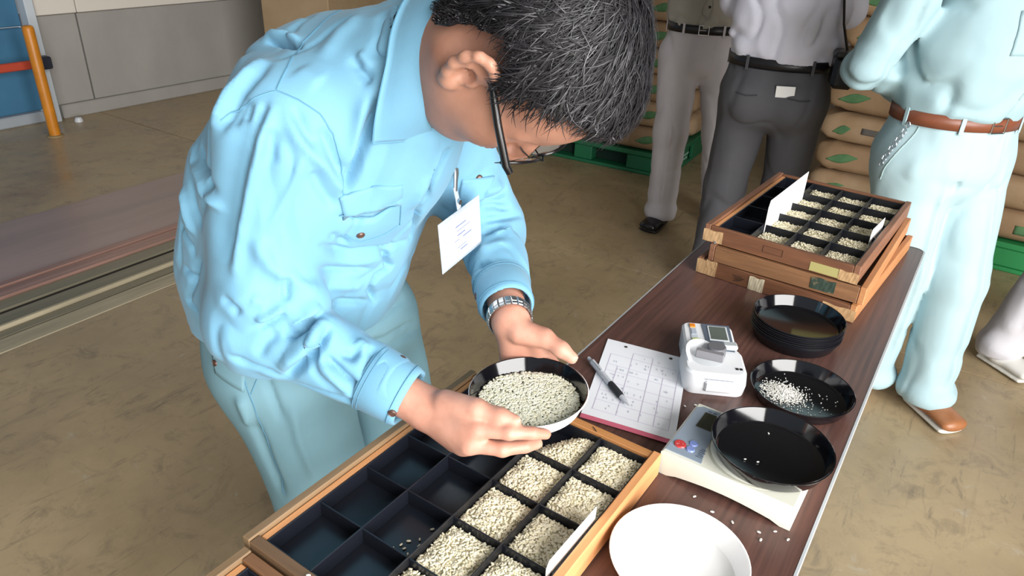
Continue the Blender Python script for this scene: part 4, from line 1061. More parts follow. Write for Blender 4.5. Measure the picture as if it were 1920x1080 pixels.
SH_FOLDS = [([(-0.213,-1.377,1.185), (-0.212,-1.385,1.173), (-0.213,-1.392,1.160), (-0.216,-1.397,1.146), (-0.221,-1.399,1.131), (-0.226,-1.401,1.115), (-0.232,-1.403,1.099), (-0.237,-1.406,1.079), (-0.242,-1.408,1.058), (-0.247,-1.411,1.037), (-0.248,-1.413,1.023), (-0.250,-1.415,1.009), (-0.251,-1.418,0.995)], -0.0088, 0.0231),
([(-0.194,-1.360,1.191), (-0.192,-1.370,1.179), (-0.191,-1.379,1.167), (-0.193,-1.385,1.154), (-0.195,-1.389,1.140), (-0.200,-1.392,1.125), (-0.205,-1.395,1.110), (-0.211,-1.398,1.090), (-0.216,-1.401,1.069), (-0.222,-1.405,1.049), (-0.224,-1.407,1.037), (-0.227,-1.409,1.025), (-0.229,-1.411,1.014), (-0.230,-1.413,1.002), (-0.232,-1.415,0.990), (-0.233,-1.417,0.979)], 0.0088, 0.0084),
([(-0.199,-1.367,1.189), (-0.198,-1.376,1.177), (-0.198,-1.384,1.164), (-0.201,-1.391,1.151), (-0.204,-1.394,1.136), (-0.210,-1.397,1.121), (-0.215,-1.399,1.105), (-0.221,-1.402,1.085), (-0.227,-1.405,1.064), (-0.233,-1.409,1.043), (-0.236,-1.411,1.028), (-0.239,-1.413,1.013), (-0.242,-1.417,0.998)], -0.0055, 0.0063),
([(-0.389,-1.342,1.097), (-0.373,-1.353,1.089), (-0.361,-1.361,1.080), (-0.331,-1.378,1.078), (-0.312,-1.387,1.072), (-0.303,-1.391,1.062), (-0.277,-1.403,1.065), (-0.265,-1.406,1.062), (-0.256,-1.408,1.058)], 0.0088, 0.0063),
([(-0.364,-1.349,1.105), (-0.344,-1.362,1.098), (-0.322,-1.376,1.092), (-0.295,-1.390,1.091), (-0.289,-1.391,1.083), (-0.266,-1.403,1.081)], -0.0088, 0.0063),
([(-0.386,-1.369,1.047), (-0.376,-1.375,1.039), (-0.369,-1.380,1.029), (-0.366,-1.382,1.018), (-0.361,-1.384,1.010), (-0.356,-1.385,1.001), (-0.352,-1.385,0.992)], 0.0088, 0.0063),
([(-0.364,-1.372,1.061), (-0.357,-1.377,1.051), (-0.352,-1.381,1.041), (-0.348,-1.383,1.030), (-0.342,-1.385,1.024), (-0.336,-1.387,1.017), (-0.326,-1.391,1.012)], -0.0066, 0.0063),
([(-0.414,-1.367,0.985), (-0.395,-1.377,0.985), (-0.385,-1.381,0.981), (-0.378,-1.384,0.977), (-0.369,-1.386,0.972), (-0.365,-1.386,0.965), (-0.360,-1.386,0.959)], -0.0066, 0.0063),
([(-0.181,-1.355,1.184), (-0.174,-1.356,1.174), (-0.168,-1.356,1.165), (-0.163,-1.355,1.155), (-0.160,-1.353,1.149), (-0.158,-1.351,1.143), (-0.156,-1.348,1.137), (-0.153,-1.343,1.131), (-0.151,-1.337,1.124), (-0.149,-1.330,1.117), (-0.149,-1.324,1.107), (-0.149,-1.317,1.097), (-0.150,-1.310,1.086), (-0.151,-1.308,1.080), (-0.151,-1.306,1.074), (-0.152,-1.304,1.069)], 0.0077, 0.00735),
([(-0.177,-1.348,1.186), (-0.170,-1.349,1.177), (-0.165,-1.349,1.168), (-0.160,-1.348,1.158), (-0.157,-1.345,1.153), (-0.154,-1.342,1.148), (-0.152,-1.339,1.142)], -0.0066, 0.00735),
([(-0.154,-1.331,1.163), (-0.150,-1.329,1.155), (-0.148,-1.327,1.146), (-0.146,-1.324,1.137), (-0.145,-1.321,1.123), (-0.146,-1.315,1.109), (-0.148,-1.309,1.093)], -0.0088, 0.00735),
([(-0.156,-1.346,1.113), (-0.156,-1.343,1.106), (-0.156,-1.339,1.098), (-0.157,-1.335,1.090), (-0.157,-1.328,1.079), (-0.157,-1.321,1.068), (-0.158,-1.314,1.056)], -0.0077, 0.00735),
([(-0.158,-1.353,1.134), (-0.163,-1.359,1.120), (-0.170,-1.363,1.104), (-0.177,-1.367,1.089), (-0.185,-1.373,1.071), (-0.192,-1.381,1.053), (-0.197,-1.389,1.036)], 0.0044, 0.0063),
([(-0.187,-1.375,1.165), (-0.185,-1.378,1.152), (-0.185,-1.380,1.138), (-0.185,-1.381,1.123)], -0.0066, 0.00945),
([(-0.207,-1.399,1.030), (-0.203,-1.397,1.020), (-0.201,-1.393,1.008), (-0.199,-1.389,0.996), (-0.196,-1.383,0.988), (-0.192,-1.376,0.979), (-0.189,-1.368,0.969), (-0.185,-1.359,0.961), (-0.179,-1.350,0.953), (-0.173,-1.341,0.946)], 0.0088, 0.0105),
([(-0.191,-1.373,0.978), (-0.191,-1.374,0.966), (-0.189,-1.377,0.955), (-0.185,-1.382,0.945)], -0.0088, 0.00525),
([(-0.210,-1.411,0.912), (-0.205,-1.408,0.915), (-0.200,-1.404,0.917), (-0.196,-1.399,0.920), (-0.192,-1.395,0.923), (-0.188,-1.390,0.926), (-0.184,-1.385,0.930)], -0.011, 0.00525),
([(-0.210,-1.412,0.922), (-0.205,-1.408,0.925), (-0.200,-1.404,0.927), (-0.195,-1.400,0.929), (-0.191,-1.395,0.933), (-0.188,-1.389,0.936), (-0.185,-1.384,0.940)], 0.0099, 0.0063),
([(-0.180,-1.392,0.900), (-0.176,-1.386,0.903), (-0.171,-1.381,0.907), (-0.167,-1.375,0.911), (-0.165,-1.370,0.913), (-0.163,-1.364,0.914), (-0.160,-1.359,0.917)], -0.022, 0.0063),
([(-0.181,-1.383,0.908), (-0.177,-1.377,0.912), (-0.174,-1.371,0.916), (-0.171,-1.365,0.919), (-0.168,-1.360,0.925), (-0.166,-1.354,0.929), (-0.166,-1.347,0.933)], 0.011, 0.0105),
([(-0.141,-1.355,0.913), (-0.138,-1.363,0.908), (-0.136,-1.369,0.902), (-0.136,-1.374,0.895), (-0.141,-1.380,0.888), (-0.149,-1.383,0.877), (-0.154,-1.389,0.870), (-0.161,-1.394,0.862), (-0.170,-1.397,0.852), (-0.183,-1.398,0.839)], -0.0264, 0.0063),
([(-0.149,-1.352,0.917), (-0.144,-1.363,0.914), (-0.142,-1.371,0.908), (-0.142,-1.378,0.900), (-0.149,-1.382,0.892), (-0.155,-1.387,0.885), (-0.160,-1.393,0.879), (-0.167,-1.397,0.873), (-0.175,-1.402,0.866), (-0.183,-1.406,0.858)], 0.0132, 0.0126),
([(-0.244,-1.437,0.869), (-0.233,-1.431,0.864), (-0.224,-1.425,0.858), (-0.213,-1.420,0.854), (-0.203,-1.415,0.850), (-0.194,-1.409,0.846), (-0.187,-1.401,0.839)], -0.0077, 0.0063),
([(-0.249,-1.430,0.949), (-0.237,-1.431,0.945), (-0.229,-1.429,0.939), (-0.223,-1.425,0.931)], -0.0088, 0.00735),
([(-0.211,-1.414,0.955), (-0.207,-1.410,0.952), (-0.204,-1.405,0.948), (-0.199,-1.401,0.945)], 0.0044, 0.0084),
([(-0.207,-1.422,0.874), (-0.203,-1.418,0.881), (-0.200,-1.414,0.889), (-0.198,-1.410,0.895), (-0.195,-1.405,0.899), (-0.193,-1.401,0.903), (-0.191,-1.396,0.907)], -0.0066, 0.0084),
([(-0.179,-1.389,0.827), (-0.167,-1.385,0.826), (-0.155,-1.382,0.825), (-0.143,-1.379,0.823), (-0.130,-1.375,0.822), (-0.118,-1.371,0.821), (-0.106,-1.367,0.819), (-0.098,-1.365,0.819), (-0.091,-1.362,0.820), (-0.084,-1.359,0.819)], -0.0055, 0.0042),
([(-0.132,-1.372,0.878), (-0.126,-1.370,0.870), (-0.118,-1.368,0.864), (-0.110,-1.367,0.857), (-0.102,-1.365,0.851), (-0.094,-1.363,0.844), (-0.086,-1.361,0.836)], -0.0132, 0.00525),
([(-0.137,-1.379,0.871), (-0.131,-1.377,0.864), (-0.124,-1.375,0.857), (-0.117,-1.373,0.850), (-0.111,-1.369,0.841), (-0.104,-1.365,0.832), (-0.095,-1.363,0.826)], 0.0066, 0.0084),
([(-0.122,-1.356,0.881), (-0.118,-1.354,0.879), (-0.114,-1.352,0.878), (-0.110,-1.350,0.876), (-0.110,-1.346,0.879), (-0.110,-1.341,0.880), (-0.111,-1.336,0.882)], -0.011, 0.0063),
([(-0.101,-1.317,0.878), (-0.096,-1.326,0.876), (-0.092,-1.333,0.873), (-0.089,-1.340,0.870), (-0.087,-1.345,0.866), (-0.086,-1.349,0.862), (-0.085,-1.353,0.857)], -0.0088, 0.0063),
([(-0.119,-1.331,0.886), (-0.113,-1.330,0.884), (-0.108,-1.329,0.881), (-0.102,-1.328,0.879)], 0.0066, 0.0084),
([(-0.075,-1.325,0.867), (-0.072,-1.336,0.863), (-0.071,-1.345,0.856), (-0.072,-1.352,0.849), (-0.075,-1.359,0.836), (-0.084,-1.359,0.816)], -0.0055, 0.0042),
([(-0.112,-1.279,1.194), (-0.116,-1.282,1.179), (-0.122,-1.283,1.163), (-0.128,-1.284,1.147), (-0.132,-1.287,1.133), (-0.136,-1.291,1.119), (-0.141,-1.294,1.104), (-0.144,-1.297,1.094), (-0.148,-1.300,1.083), (-0.151,-1.304,1.073)], -0.022, 0.0063),
([(-0.119,-1.284,1.193), (-0.123,-1.287,1.180), (-0.127,-1.289,1.166), (-0.132,-1.292,1.152), (-0.136,-1.295,1.138), (-0.139,-1.300,1.125), (-0.143,-1.304,1.112)], 0.0088, 0.0105),
([(-0.075,-1.192,1.120), (-0.084,-1.192,1.104), (-0.091,-1.195,1.088), (-0.098,-1.198,1.072), (-0.108,-1.195,1.057), (-0.118,-1.191,1.042), (-0.127,-1.190,1.027), (-0.147,-1.173,1.001), (-0.175,-1.147,0.969), (-0.195,-1.132,0.942)], -0.0198, 0.004725),
([(-0.080,-1.200,1.118), (-0.088,-1.201,1.103), (-0.096,-1.203,1.088), (-0.100,-1.209,1.075), (-0.105,-1.213,1.063), (-0.114,-1.212,1.049), (-0.125,-1.209,1.034)], 0.0066, 0.0084),
([(-0.160,-1.308,1.045), (-0.159,-1.299,1.040), (-0.157,-1.290,1.036), (-0.158,-1.278,1.029), (-0.152,-1.273,1.030), (-0.148,-1.268,1.030), (-0.145,-1.261,1.029), (-0.136,-1.254,1.038), (-0.128,-1.247,1.048), (-0.118,-1.240,1.058)], -0.0055, 0.0042),
([(-0.183,-1.208,0.955), (-0.194,-1.191,0.936), (-0.196,-1.185,0.923), (-0.203,-1.172,0.905), (-0.203,-1.182,0.905), (-0.204,-1.191,0.903), (-0.205,-1.199,0.902), (-0.207,-1.202,0.895), (-0.209,-1.205,0.889), (-0.211,-1.207,0.882), (-0.217,-1.199,0.869), (-0.224,-1.190,0.855), (-0.224,-1.187,0.845)], -0.0198, 0.004725),
([(-0.175,-1.328,1.006), (-0.179,-1.310,0.996), (-0.190,-1.285,0.981), (-0.191,-1.269,0.972), (-0.184,-1.253,0.969), (-0.181,-1.233,0.965), (-0.181,-1.209,0.958), (-0.187,-1.187,0.952), (-0.185,-1.171,0.951), (-0.191,-1.146,0.944)], -0.0088, 0.00525),
([(-0.192,-1.317,0.965), (-0.203,-1.294,0.951), (-0.206,-1.277,0.942), (-0.204,-1.264,0.936), (-0.199,-1.252,0.934), (-0.197,-1.238,0.929), (-0.198,-1.218,0.922)], -0.0099, 0.00525),
([(-0.183,-1.323,0.984), (-0.196,-1.294,0.967), (-0.200,-1.272,0.957), (-0.196,-1.256,0.951), (-0.192,-1.241,0.947), (-0.191,-1.223,0.943), (-0.193,-1.201,0.935)], 0.0066, 0.0084),
([(-0.224,-1.269,0.884), (-0.226,-1.254,0.875), (-0.222,-1.240,0.871), (-0.219,-1.225,0.865), (-0.224,-1.202,0.853)], -0.0088, 0.00525),
([(-0.172,-1.312,1.017), (-0.174,-1.302,1.008), (-0.182,-1.285,0.996), (-0.182,-1.276,0.988)], -0.0066, 0.00525),
([(-0.214,-1.287,0.920), (-0.214,-1.266,0.911), (-0.213,-1.245,0.903), (-0.209,-1.226,0.896)], 0.0066, 0.0105),
([(-0.152,-1.010,0.972), (-0.147,-1.002,0.975), (-0.143,-0.992,0.976), (-0.140,-0.981,0.978), (-0.141,-0.954,0.985)], -0.0132, 0.00525),
([(-0.155,-1.011,0.963), (-0.150,-1.003,0.963), (-0.145,-0.995,0.964), (-0.141,-0.985,0.964), (-0.137,-0.976,0.960), (-0.135,-0.965,0.957), (-0.132,-0.953,0.952)], -0.011, 0.00525),
([(-0.151,-1.005,0.942), (-0.137,-0.989,0.944), (-0.128,-0.966,0.943), (-0.129,-0.926,0.933)], -0.0088, 0.00525),
([(-0.146,-1.016,0.925), (-0.138,-1.009,0.930), (-0.131,-0.999,0.933), (-0.126,-0.987,0.935)], -0.011, 0.00525),
([(-0.126,-1.065,0.884), (-0.119,-1.064,0.895), (-0.108,-1.063,0.900), (-0.097,-1.064,0.906), (-0.088,-1.062,0.910)], -0.0132, 0.0063),
([(-0.131,-1.040,0.907), (-0.117,-1.036,0.915), (-0.107,-1.026,0.919), (-0.098,-1.015,0.922)], 0.0066, 0.00945),
([(-0.150,-1.010,0.994), (-0.145,-1.000,0.995), (-0.142,-0.987,0.995), (-0.141,-0.971,0.994)], 0.0088, 0.00945),
([(-0.127,-1.010,0.926), (-0.122,-1.000,0.927), (-0.118,-0.988,0.927), (-0.116,-0.973,0.926)], 0.0066, 0.00945),
([(-0.310,-1.266,1.233), (-0.298,-1.268,1.233), (-0.286,-1.269,1.234), (-0.276,-1.269,1.234), (-0.265,-1.271,1.234), (-0.246,-1.278,1.236), (-0.235,-1.280,1.236)], -0.0198, 0.004725),
([(-0.323,-1.256,1.235), (-0.304,-1.261,1.238), (-0.292,-1.262,1.239), (-0.282,-1.260,1.239), (-0.275,-1.260,1.238), (-0.258,-1.267,1.240), (-0.247,-1.270,1.240)], 0.011, 0.00735),
([(-0.270,-1.391,1.154), (-0.260,-1.388,1.169), (-0.256,-1.381,1.181), (-0.256,-1.372,1.192), (-0.249,-1.360,1.204), (-0.249,-1.344,1.215), (-0.257,-1.320,1.223)], 0.0088, 0.00735),
([(-0.252,-1.395,1.154), (-0.244,-1.391,1.168), (-0.239,-1.383,1.181), (-0.238,-1.374,1.192), (-0.234,-1.361,1.204), (-0.234,-1.344,1.215), (-0.240,-1.323,1.224)], -0.0088, 0.00735),
([(-0.234,-1.393,1.163), (-0.229,-1.387,1.174), (-0.226,-1.380,1.185), (-0.225,-1.371,1.194)], -0.0066, 0.0063),
([(-0.218,-1.388,1.171), (-0.217,-1.383,1.178), (-0.216,-1.379,1.184), (-0.216,-1.373,1.190)], -0.0066, 0.00525),
([(-0.200,-1.382,1.170), (-0.199,-1.377,1.177), (-0.198,-1.372,1.183), (-0.198,-1.366,1.189)], -0.0055, 0.00525),
([(-0.150,-1.276,1.235), (-0.143,-1.278,1.230), (-0.137,-1.279,1.226), (-0.131,-1.280,1.221), (-0.127,-1.280,1.218), (-0.123,-1.281,1.214), (-0.120,-1.280,1.211)], -0.011, 0.00735),
([(-0.145,-1.272,1.239), (-0.138,-1.274,1.234), (-0.132,-1.275,1.230), (-0.127,-1.276,1.224)], 0.0066, 0.0084),
([(-0.142,-1.229,1.283), (-0.130,-1.244,1.274), (-0.123,-1.254,1.263), (-0.121,-1.258,1.254), (-0.119,-1.262,1.245), (-0.117,-1.265,1.236)], -0.0066, 0.0084),
([(-0.189,-1.290,1.230), (-0.189,-1.278,1.238), (-0.189,-1.266,1.247), (-0.189,-1.254,1.256), (-0.182,-1.245,1.264), (-0.185,-1.227,1.270), (-0.182,-1.214,1.277)], 0.0055, 0.0126),
([(-0.200,-1.315,1.219), (-0.188,-1.315,1.215), (-0.177,-1.314,1.210), (-0.168,-1.312,1.206)], 0.0044, 0.0126),
([(-0.400,-1.383,0.929), (-0.385,-1.388,0.927), (-0.376,-1.389,0.922), (-0.369,-1.389,0.916)], -0.0088, 0.0063),
([(-0.341,-1.389,0.965), (-0.362,-1.387,0.934), (-0.376,-1.389,0.907), (-0.399,-1.386,0.874), (-0.387,-1.387,0.871), (-0.377,-1.387,0.867)], -0.0088, 0.004725)]

SV, SF = surfnet(shirt_fn, (-.68, -1.48, .76), (.03, -.80, 1.30), .0036)
SV = smoothmesh(SV, SF, 2)
_n = vnormals(SV, SF); SV = SV + _n * (.005 * vnoise(SV * np.array((1, 1, .7)), 13, 8, 2) - .0045 * np.clip(1 - np.abs(vnoise(SV * np.array((1.2, 1.2, .55)), 11, 31, 2)) * 7, 0, 1) + .0015)[:, None]
BASE_SHIRT = (SV.copy(), SF)
SV = folds(SV, SF, SH_FOLDS)
shirt = mobj('shirt', SV - ORG, SF, M_shirt, man, True)
CS = Cloth(SV, SF)
# trousers
tro = union([ecap((-.385, -1.193, .84), (-.370, -1.193, .74), (0, 1, 0), (.168, .125), (.176, .125)), (ell((-.392, -1.268, .735), (.085, .09, .105)), .05), (ell((-.392, -1.110, .735), (.085, .09, .105)), .05),
             (cone((-.345, -1.276, .72), (-.255, -1.283, .42), .100, .080), .04), (cone((-.255, -1.283, .42), (-.31, -1.29, .045), .080, .076), .03),
             (cone((-.355, -1.105, .72), (-.270, -1.090, .42), .108, .084), .04), (cone((-.270, -1.090, .42), (-.31, -1.08, .045), .084, .078), .03)], .03)
def tro_fn(P):
    d = tro(P) + .004 * np.sin(P[:, 2] * 26 + P[:, 0] * 18) * np.clip((.7 - P[:, 2]) * 3, 0, 1)
    gap = np.abs(P[:, 1] + 1.193) ; d = smax(d, np.where(P[:, 2] < .66, .008 - gap, -1), .02)
    return smax(smax(d, .045 - P[:, 2], .004), P[:, 2] - .85, .006)
TV, TF = surfnet(tro_fn, (-.66, -1.46, .02), (-.18, -.93, .88), .006); TV = smoothmesh(TV, TF, 1)
TR_FOLDS = []
TR_FOLDS = [([(-0.261,-1.226,0.840), (-0.261,-1.229,0.835), (-0.261,-1.231,0.830), (-0.260,-1.234,0.825), (-0.258,-1.232,0.816), (-0.256,-1.230,0.807), (-0.254,-1.228,0.798), (-0.253,-1.227,0.792), (-0.251,-1.227,0.785), (-0.249,-1.226,0.779)], -0.011, 0.0063),
([(-0.267,-1.077,0.790), (-0.258,-1.109,0.792), (-0.254,-1.135,0.790), (-0.252,-1.159,0.788), (-0.251,-1.177,0.784), (-0.250,-1.195,0.781), (-0.249,-1.212,0.777)], -0.0088, 0.0063),
([(-0.260,-1.052,0.736), (-0.247,-1.094,0.748), (-0.244,-1.123,0.751), (-0.244,-1.149,0.752), (-0.245,-1.171,0.757), (-0.247,-1.192,0.763), (-0.247,-1.214,0.769)], -0.0088, 0.0063),
([(-0.265,-1.039,0.714), (-0.247,-1.081,0.730), (-0.243,-1.107,0.734), (-0.242,-1.128,0.734), (-0.243,-1.148,0.742), (-0.244,-1.166,0.749), (-0.246,-1.184,0.755)], -0.0088, 0.0063),
([(-0.261,-1.335,0.721), (-0.258,-1.336,0.700), (-0.254,-1.337,0.678), (-0.250,-1.338,0.657), (-0.243,-1.336,0.634), (-0.236,-1.335,0.612), (-0.229,-1.333,0.589)], 0.0066, 0.00735),
([(-0.299,-1.352,0.782), (-0.291,-1.353,0.768), (-0.284,-1.354,0.754), (-0.279,-1.353,0.738), (-0.276,-1.352,0.724), (-0.273,-1.351,0.710), (-0.269,-1.349,0.696)], -0.0066, 0.0063),
([(-0.240,-1.132,0.687), (-0.243,-1.151,0.707), (-0.244,-1.170,0.727), (-0.245,-1.188,0.747)], 0.0066, 0.0105),
([(-0.248,-1.176,0.697), (-0.247,-1.161,0.681), (-0.244,-1.148,0.668), (-0.239,-1.136,0.656)], -0.0066, 0.0084),
([(-0.310,-1.374,0.702), (-0.306,-1.372,0.675), (-0.300,-1.370,0.650), (-0.293,-1.370,0.625), (-0.286,-1.369,0.603), (-0.279,-1.367,0.580), (-0.272,-1.366,0.556)], -0.0088, 0.0084),
([(-0.322,-1.379,0.735), (-0.319,-1.378,0.717), (-0.316,-1.376,0.699), (-0.315,-1.374,0.680)], 0.0088, 0.00945)]

BASE_TRO = (TV.copy(), TF)
TV = TV + vnormals(TV, TF) * (.006 * vnoise(TV * np.array((1, 1, .6)), 14, 21, 2))[:, None]
TV = folds(TV, TF, TR_FOLDS)
trous = mobj('trousers', TV - ORG, TF, M_trous, man, True)
CT = Cloth(TV, TF)
for y, tx_ in ((-1.29, .01), (-1.08, .02)): shoe(man, ORG, (-.38, y, 0), (-.11, y + tx_ * (1 if y > -1.2 else -1), 0), mat('black_work_shoe', '#1c1c1e', .4) if 'black_work_shoe' not in bpy.data.materials else bpy.data.materials['black_work_shoe'], M_blk)
# ---- garment details
vo = Vector(ORG)
cR_in = [(-.082, -1.213, 1.148), (-.066, -1.238, 1.172), (-.054, -1.251, 1.205), (-.044, -1.252, 1.25), (-.030, -1.243, 1.300), (-.022, -1.222, 1.322), (-.019, -1.190, 1.330)]
cR_out = [(-.120, -1.274, 1.142), (-.112, -1.278, 1.166), (-.104, -1.278, 1.195), (-.097, -1.271, 1.233), (-.100, -1.256, 1.268), (-.104, -1.228, 1.296), (-.106, -1.190, 1.306)]
mir = lambda p: (p[0], -1.190 * 2 - p[1], p[2])
Ci = cR_in + [mir(p) for p in cR_in[-2::-1]]; Co = cR_out + [mir(p) for p in cR_out[-2::-1]]
def dense(L, k=4):
    L = [Vector(p) for p in L]; out = []
    for i in range(len(L) - 1):
        p0, p1, p2, p3 = L[max(i - 1, 0)], L[i], L[i + 1], L[min(i + 2, len(L) - 1)]
        for j in range(k):
            t = j / k; out.append(.5 * ((2 * p1) + (p2 - p0) * t + (2 * p0 - 5 * p1 + 4 * p2 - p3) * t * t + (3 * p1 - p0 - 3 * p2 + p3) * t ** 3))
    return out + [L[-1]]
Di, Do = dense(Ci), dense(Co); nC = len(Di); nw = 7; v = []; axn = Vector((-.10, -1.19, 1.23))
for lay in (1, 0):
    for i in range(nC):
        for j in range(nw + 1):
            t = j / nw; p = Di[i].lerp(Do[i], t)
            nr = (p - Vector((p.x, -1.19, p.z)) * .55 - Vector((-.13, -1.19, 1.20)) * .45); nr.normalize()
            bulge = .004 * math.sin(math.pi * min(1, t * 1.1)) + .0065
            v.append(p + nr * (bulge * 1.0 + (.0016 if lay else -.0012)) - vo)
f = []; K = nC * (nw + 1)
for i in range(nC - 1):
    for j in range(nw):
        a = i * (nw + 1) + j; f.append((a, a + 1, a + nw + 2, a + nw + 1)); f.append((K + a, K + a + nw + 1, K + a + nw + 2, K + a + 1))
for i in range(nC - 1):
    for j in (0, nw): a = i * (nw + 1) + j; f.append((a, a + nw + 1, K + a + nw + 1, K + a))
for i in (0, nC - 1):
    for j in range(nw): a = i * (nw + 1) + j; f.append((a, K + a, K + a + 1, a + 1))
col_ = mobj('collar', [tuple(p) for p in v], f, M_shirt, shirt, True)
# stitched edge of the collar
MB().tube([v[i * (nw + 1) + nw] for i in range(nC)], .0011, 5).build('collar_stitching', M_seam, col_, 60)
MB().tube([v[j] for j in range(nw + 1)], .0011, 5).build('collar_stitching', M_seam, col_, 60)
sm = lambda pts, r=.0009, off=.0005, name='seam': seam(CS, pts, shirt, ORG, M_seam, r, off, name)
sm([(-.2533, -1.3889, 1.165), (-.2353, -1.3821, 1.1792), (-.2149, -1.3669, 1.192), (-.1994, -1.3488, 1.1975), (-.1782, -1.3373, 1.1899), (-.1586, -1.3248, 1.1756), (-.1476, -1.3168, 1.1541), (-.1445, -1.3103, 1.121), (-.1514, -1.3038, 1.0701)], name='armhole_seam')
sm([(-.2543, -1.1883, 1.2681), (-.238, -1.2419, 1.2541), (-.2379, -1.2759, 1.2358), (-.2119, -1.3197, 1.2184), (-.2005, -1.3477, 1.199)], name='yoke_seam')
# right chest pocket, flap and snap
v, f = CS.patch([(-.1523, -1.3104, 1.072), (-.1236, -1.2343, 1.0857), (-.1267, -1.2313, 1.050), (-.1560, -1.3000, 1.036)], .0030, 14, 8)
mobj('pocket_flap', [tuple(p - vo) for p in v], f, M_shirt, shirt, True)
sm([(-.1597, -1.3050, 1.044), (-.1534, -1.2818, 1.0333), (-.144, -1.2615, 1.0308), (-.1267, -1.2313, 1.052)], off=.002, name='flap_stitching')
sm([(-.1728, -1.293, 1.0101), (-.1728, -1.2597, .9893), (-.1597, -1.2328, .9931), (-.1467, -1.2111, 1.0053), (-.1267, -1.2313, 1.050)], name='pocket_stitching')
for p in [(-.1648, -1.2667, 1.0033), (-.0433, -1.35, .8157), (-.1509, -1.0169, 1.0173)]: CS.disc(p, .0058, .0022, M_button, 'snap_button', shirt, ORG)
v, f = CS.patch([(-.1640, -1.045, 1.020), (-.146, -.9876, 1.0149), (-.1507, -1.0089, .9821), (-.18, -1.0361, .9712)], .0030, 12, 8)
mobj('pocket_flap', [tuple(p - vo) for p in v], f, M_shirt, shirt, True)
# cuffs: raised bands
for (E0, W0, cf, ax, nm) in ((E_R, W_R, cuffR, axR, 'R'), (E_L, W_L, cuffL, axL, 'L')):
    u = unit(np.cross(ax, (0, 0, 1.))); w = np.cross(ax, u); n = 40; v = []; f = []
    prof = [(-.060, .0425), (-.056, .0455), (-.004, .0425), (.002, .0405), (.003, .038), (-.002, .0365), (-.03, .0365)]
    for t, r in prof:
        for k in range(n):
            a = 2 * math.pi * k / n; rr_ = r * (1 + .018 * math.sin(3 * a + 1))
            v.append(tuple(cf + ax * t + (u * math.cos(a) + w * math.sin(a)) * rr_ - ORG))
    for i in range(len(prof) - 1):
        for k in range(n): l = (k + 1) % n; f.append((i * n + k, i * n + l, (i + 1) * n + l, (i + 1) * n + k))
    cu = mobj('cuff', v, f, M_shirt, shirt, True)
    for t, r in ((-.0555, .0462), (-.050, .0456), (-.006, .0432)):
        MB().tube([tuple(cf + ax * t + (u * math.cos(a) + w * math.sin(a)) * (r * (1 + .018 * math.sin(3 * a + 1))) - ORG) for a in np.linspace(0, 2 * math.pi, 41)], .0006, 4, cap=False).build('cuff_stitching', M_seam, cu, 60)
    q = cf + ax * -.03 + unit(-w * 1.0 - .55 * u if nm == 'R' else u) * .0442
    nn_ = Vector(unit(-w * 1.0 - .55 * u if nm == 'R' else u))
    MB().lathe([(.0001, .002), (.004, .002), (.0055, .001), (.0055, -.003)], 16, Matrix.Translation(Vector(q) - vo) @ nn_.to_track_quat('Z', 'Y').to_matrix().to_4x4()).build('snap_button', M_button, cu, 50)
# trouser details
st = lambda pts, name='seam': seam(CT, pts, trous, ORG, M_seam, .0009, .0005, name)
v, f = CT.patch([(-.3946, -1.3631, .8251), (-.3194, -1.3602, .81), (-.3149, -1.3753, .7451), (-.369, -1.38, .7600)], .0032, 12, 8)
mobj('back_pocket_flap', [tuple(p - vo) for p in v], f, M_trous, trous, True)
CT.disc((-.3702, -1.3778, .776), .0058, .0045, M_button, 'snap_button', trous, ORG)
st([(-.3058, -1.3716, .7421), (-.2986, -1.3521, .7819)], 'pocket_seam'); st([(-.3207, -1.3693, .7727), (-.3033, -1.3717, .7237), (-.2925, -1.3689, .6353), (-.2724, -1.3657, .5565)], 'side_seam')
# waist belt loop band under the hem
# wrist watch
wt = empty('wrist_watch', (0, 0, 0)); wt.parent = man
M_steel = mat('brushed_steel', '#a9adb0', .28, .9); M_steel2 = mat('polished_steel', '#d0d3d6', .15, .95)
wc = np.array(W_L) - axL * .004; u = unit(np.cross(axL, (0, 0, 1.))); w = np.cross(axL, u)
nl = 22
for k in range(nl):
    a = 2 * math.pi * k / nl
    if abs(a - math.pi * .5) < .32: continue
    c = wc + (u * math.cos(a) + w * math.sin(a)) * .0325 - ORG; rad = unit(u * math.cos(a) + w * math.sin(a)); tg = unit(np.cross(axL, rad))
    M = Matrix.Identity(4)
    for i in range(3): M[i][0] = tg[i]; M[i][1] = axL[i]; M[i][2] = rad[i]; M[i][3] = c[i]
    b = MB().box((0, 0, 0), (.0086, .018, .0028), .0008, M); b.build('band_link', M_steel, wt)
    MB().box((0, 0, .0010), (.0078, .006, .0022), .0006, M).build('band_link', M_steel2, wt)
a = math.pi * .5; rad = unit(u * math.cos(a) + w * math.sin(a)); tg = unit(np.cross(axL, rad)); c = wc + rad * .033 - ORG
M = Matrix.Identity(4)
for i in range(3): M[i][0] = tg[i]; M[i][1] = axL[i]; M[i][2] = rad[i]; M[i][3] = c[i]
MB().lathe([(.0001, .008), (.015, .008), (.0175, .006), (.0185, .0), (.015, -.003), (.0001, -.003)], 28, M).build('watch_case', M_steel, wt, 40)
MB().lathe([(.0001, .0084), (.0145, .0084), (.015, .0078)], 28, M).build('watch_dial', M_blk, wt, 40)

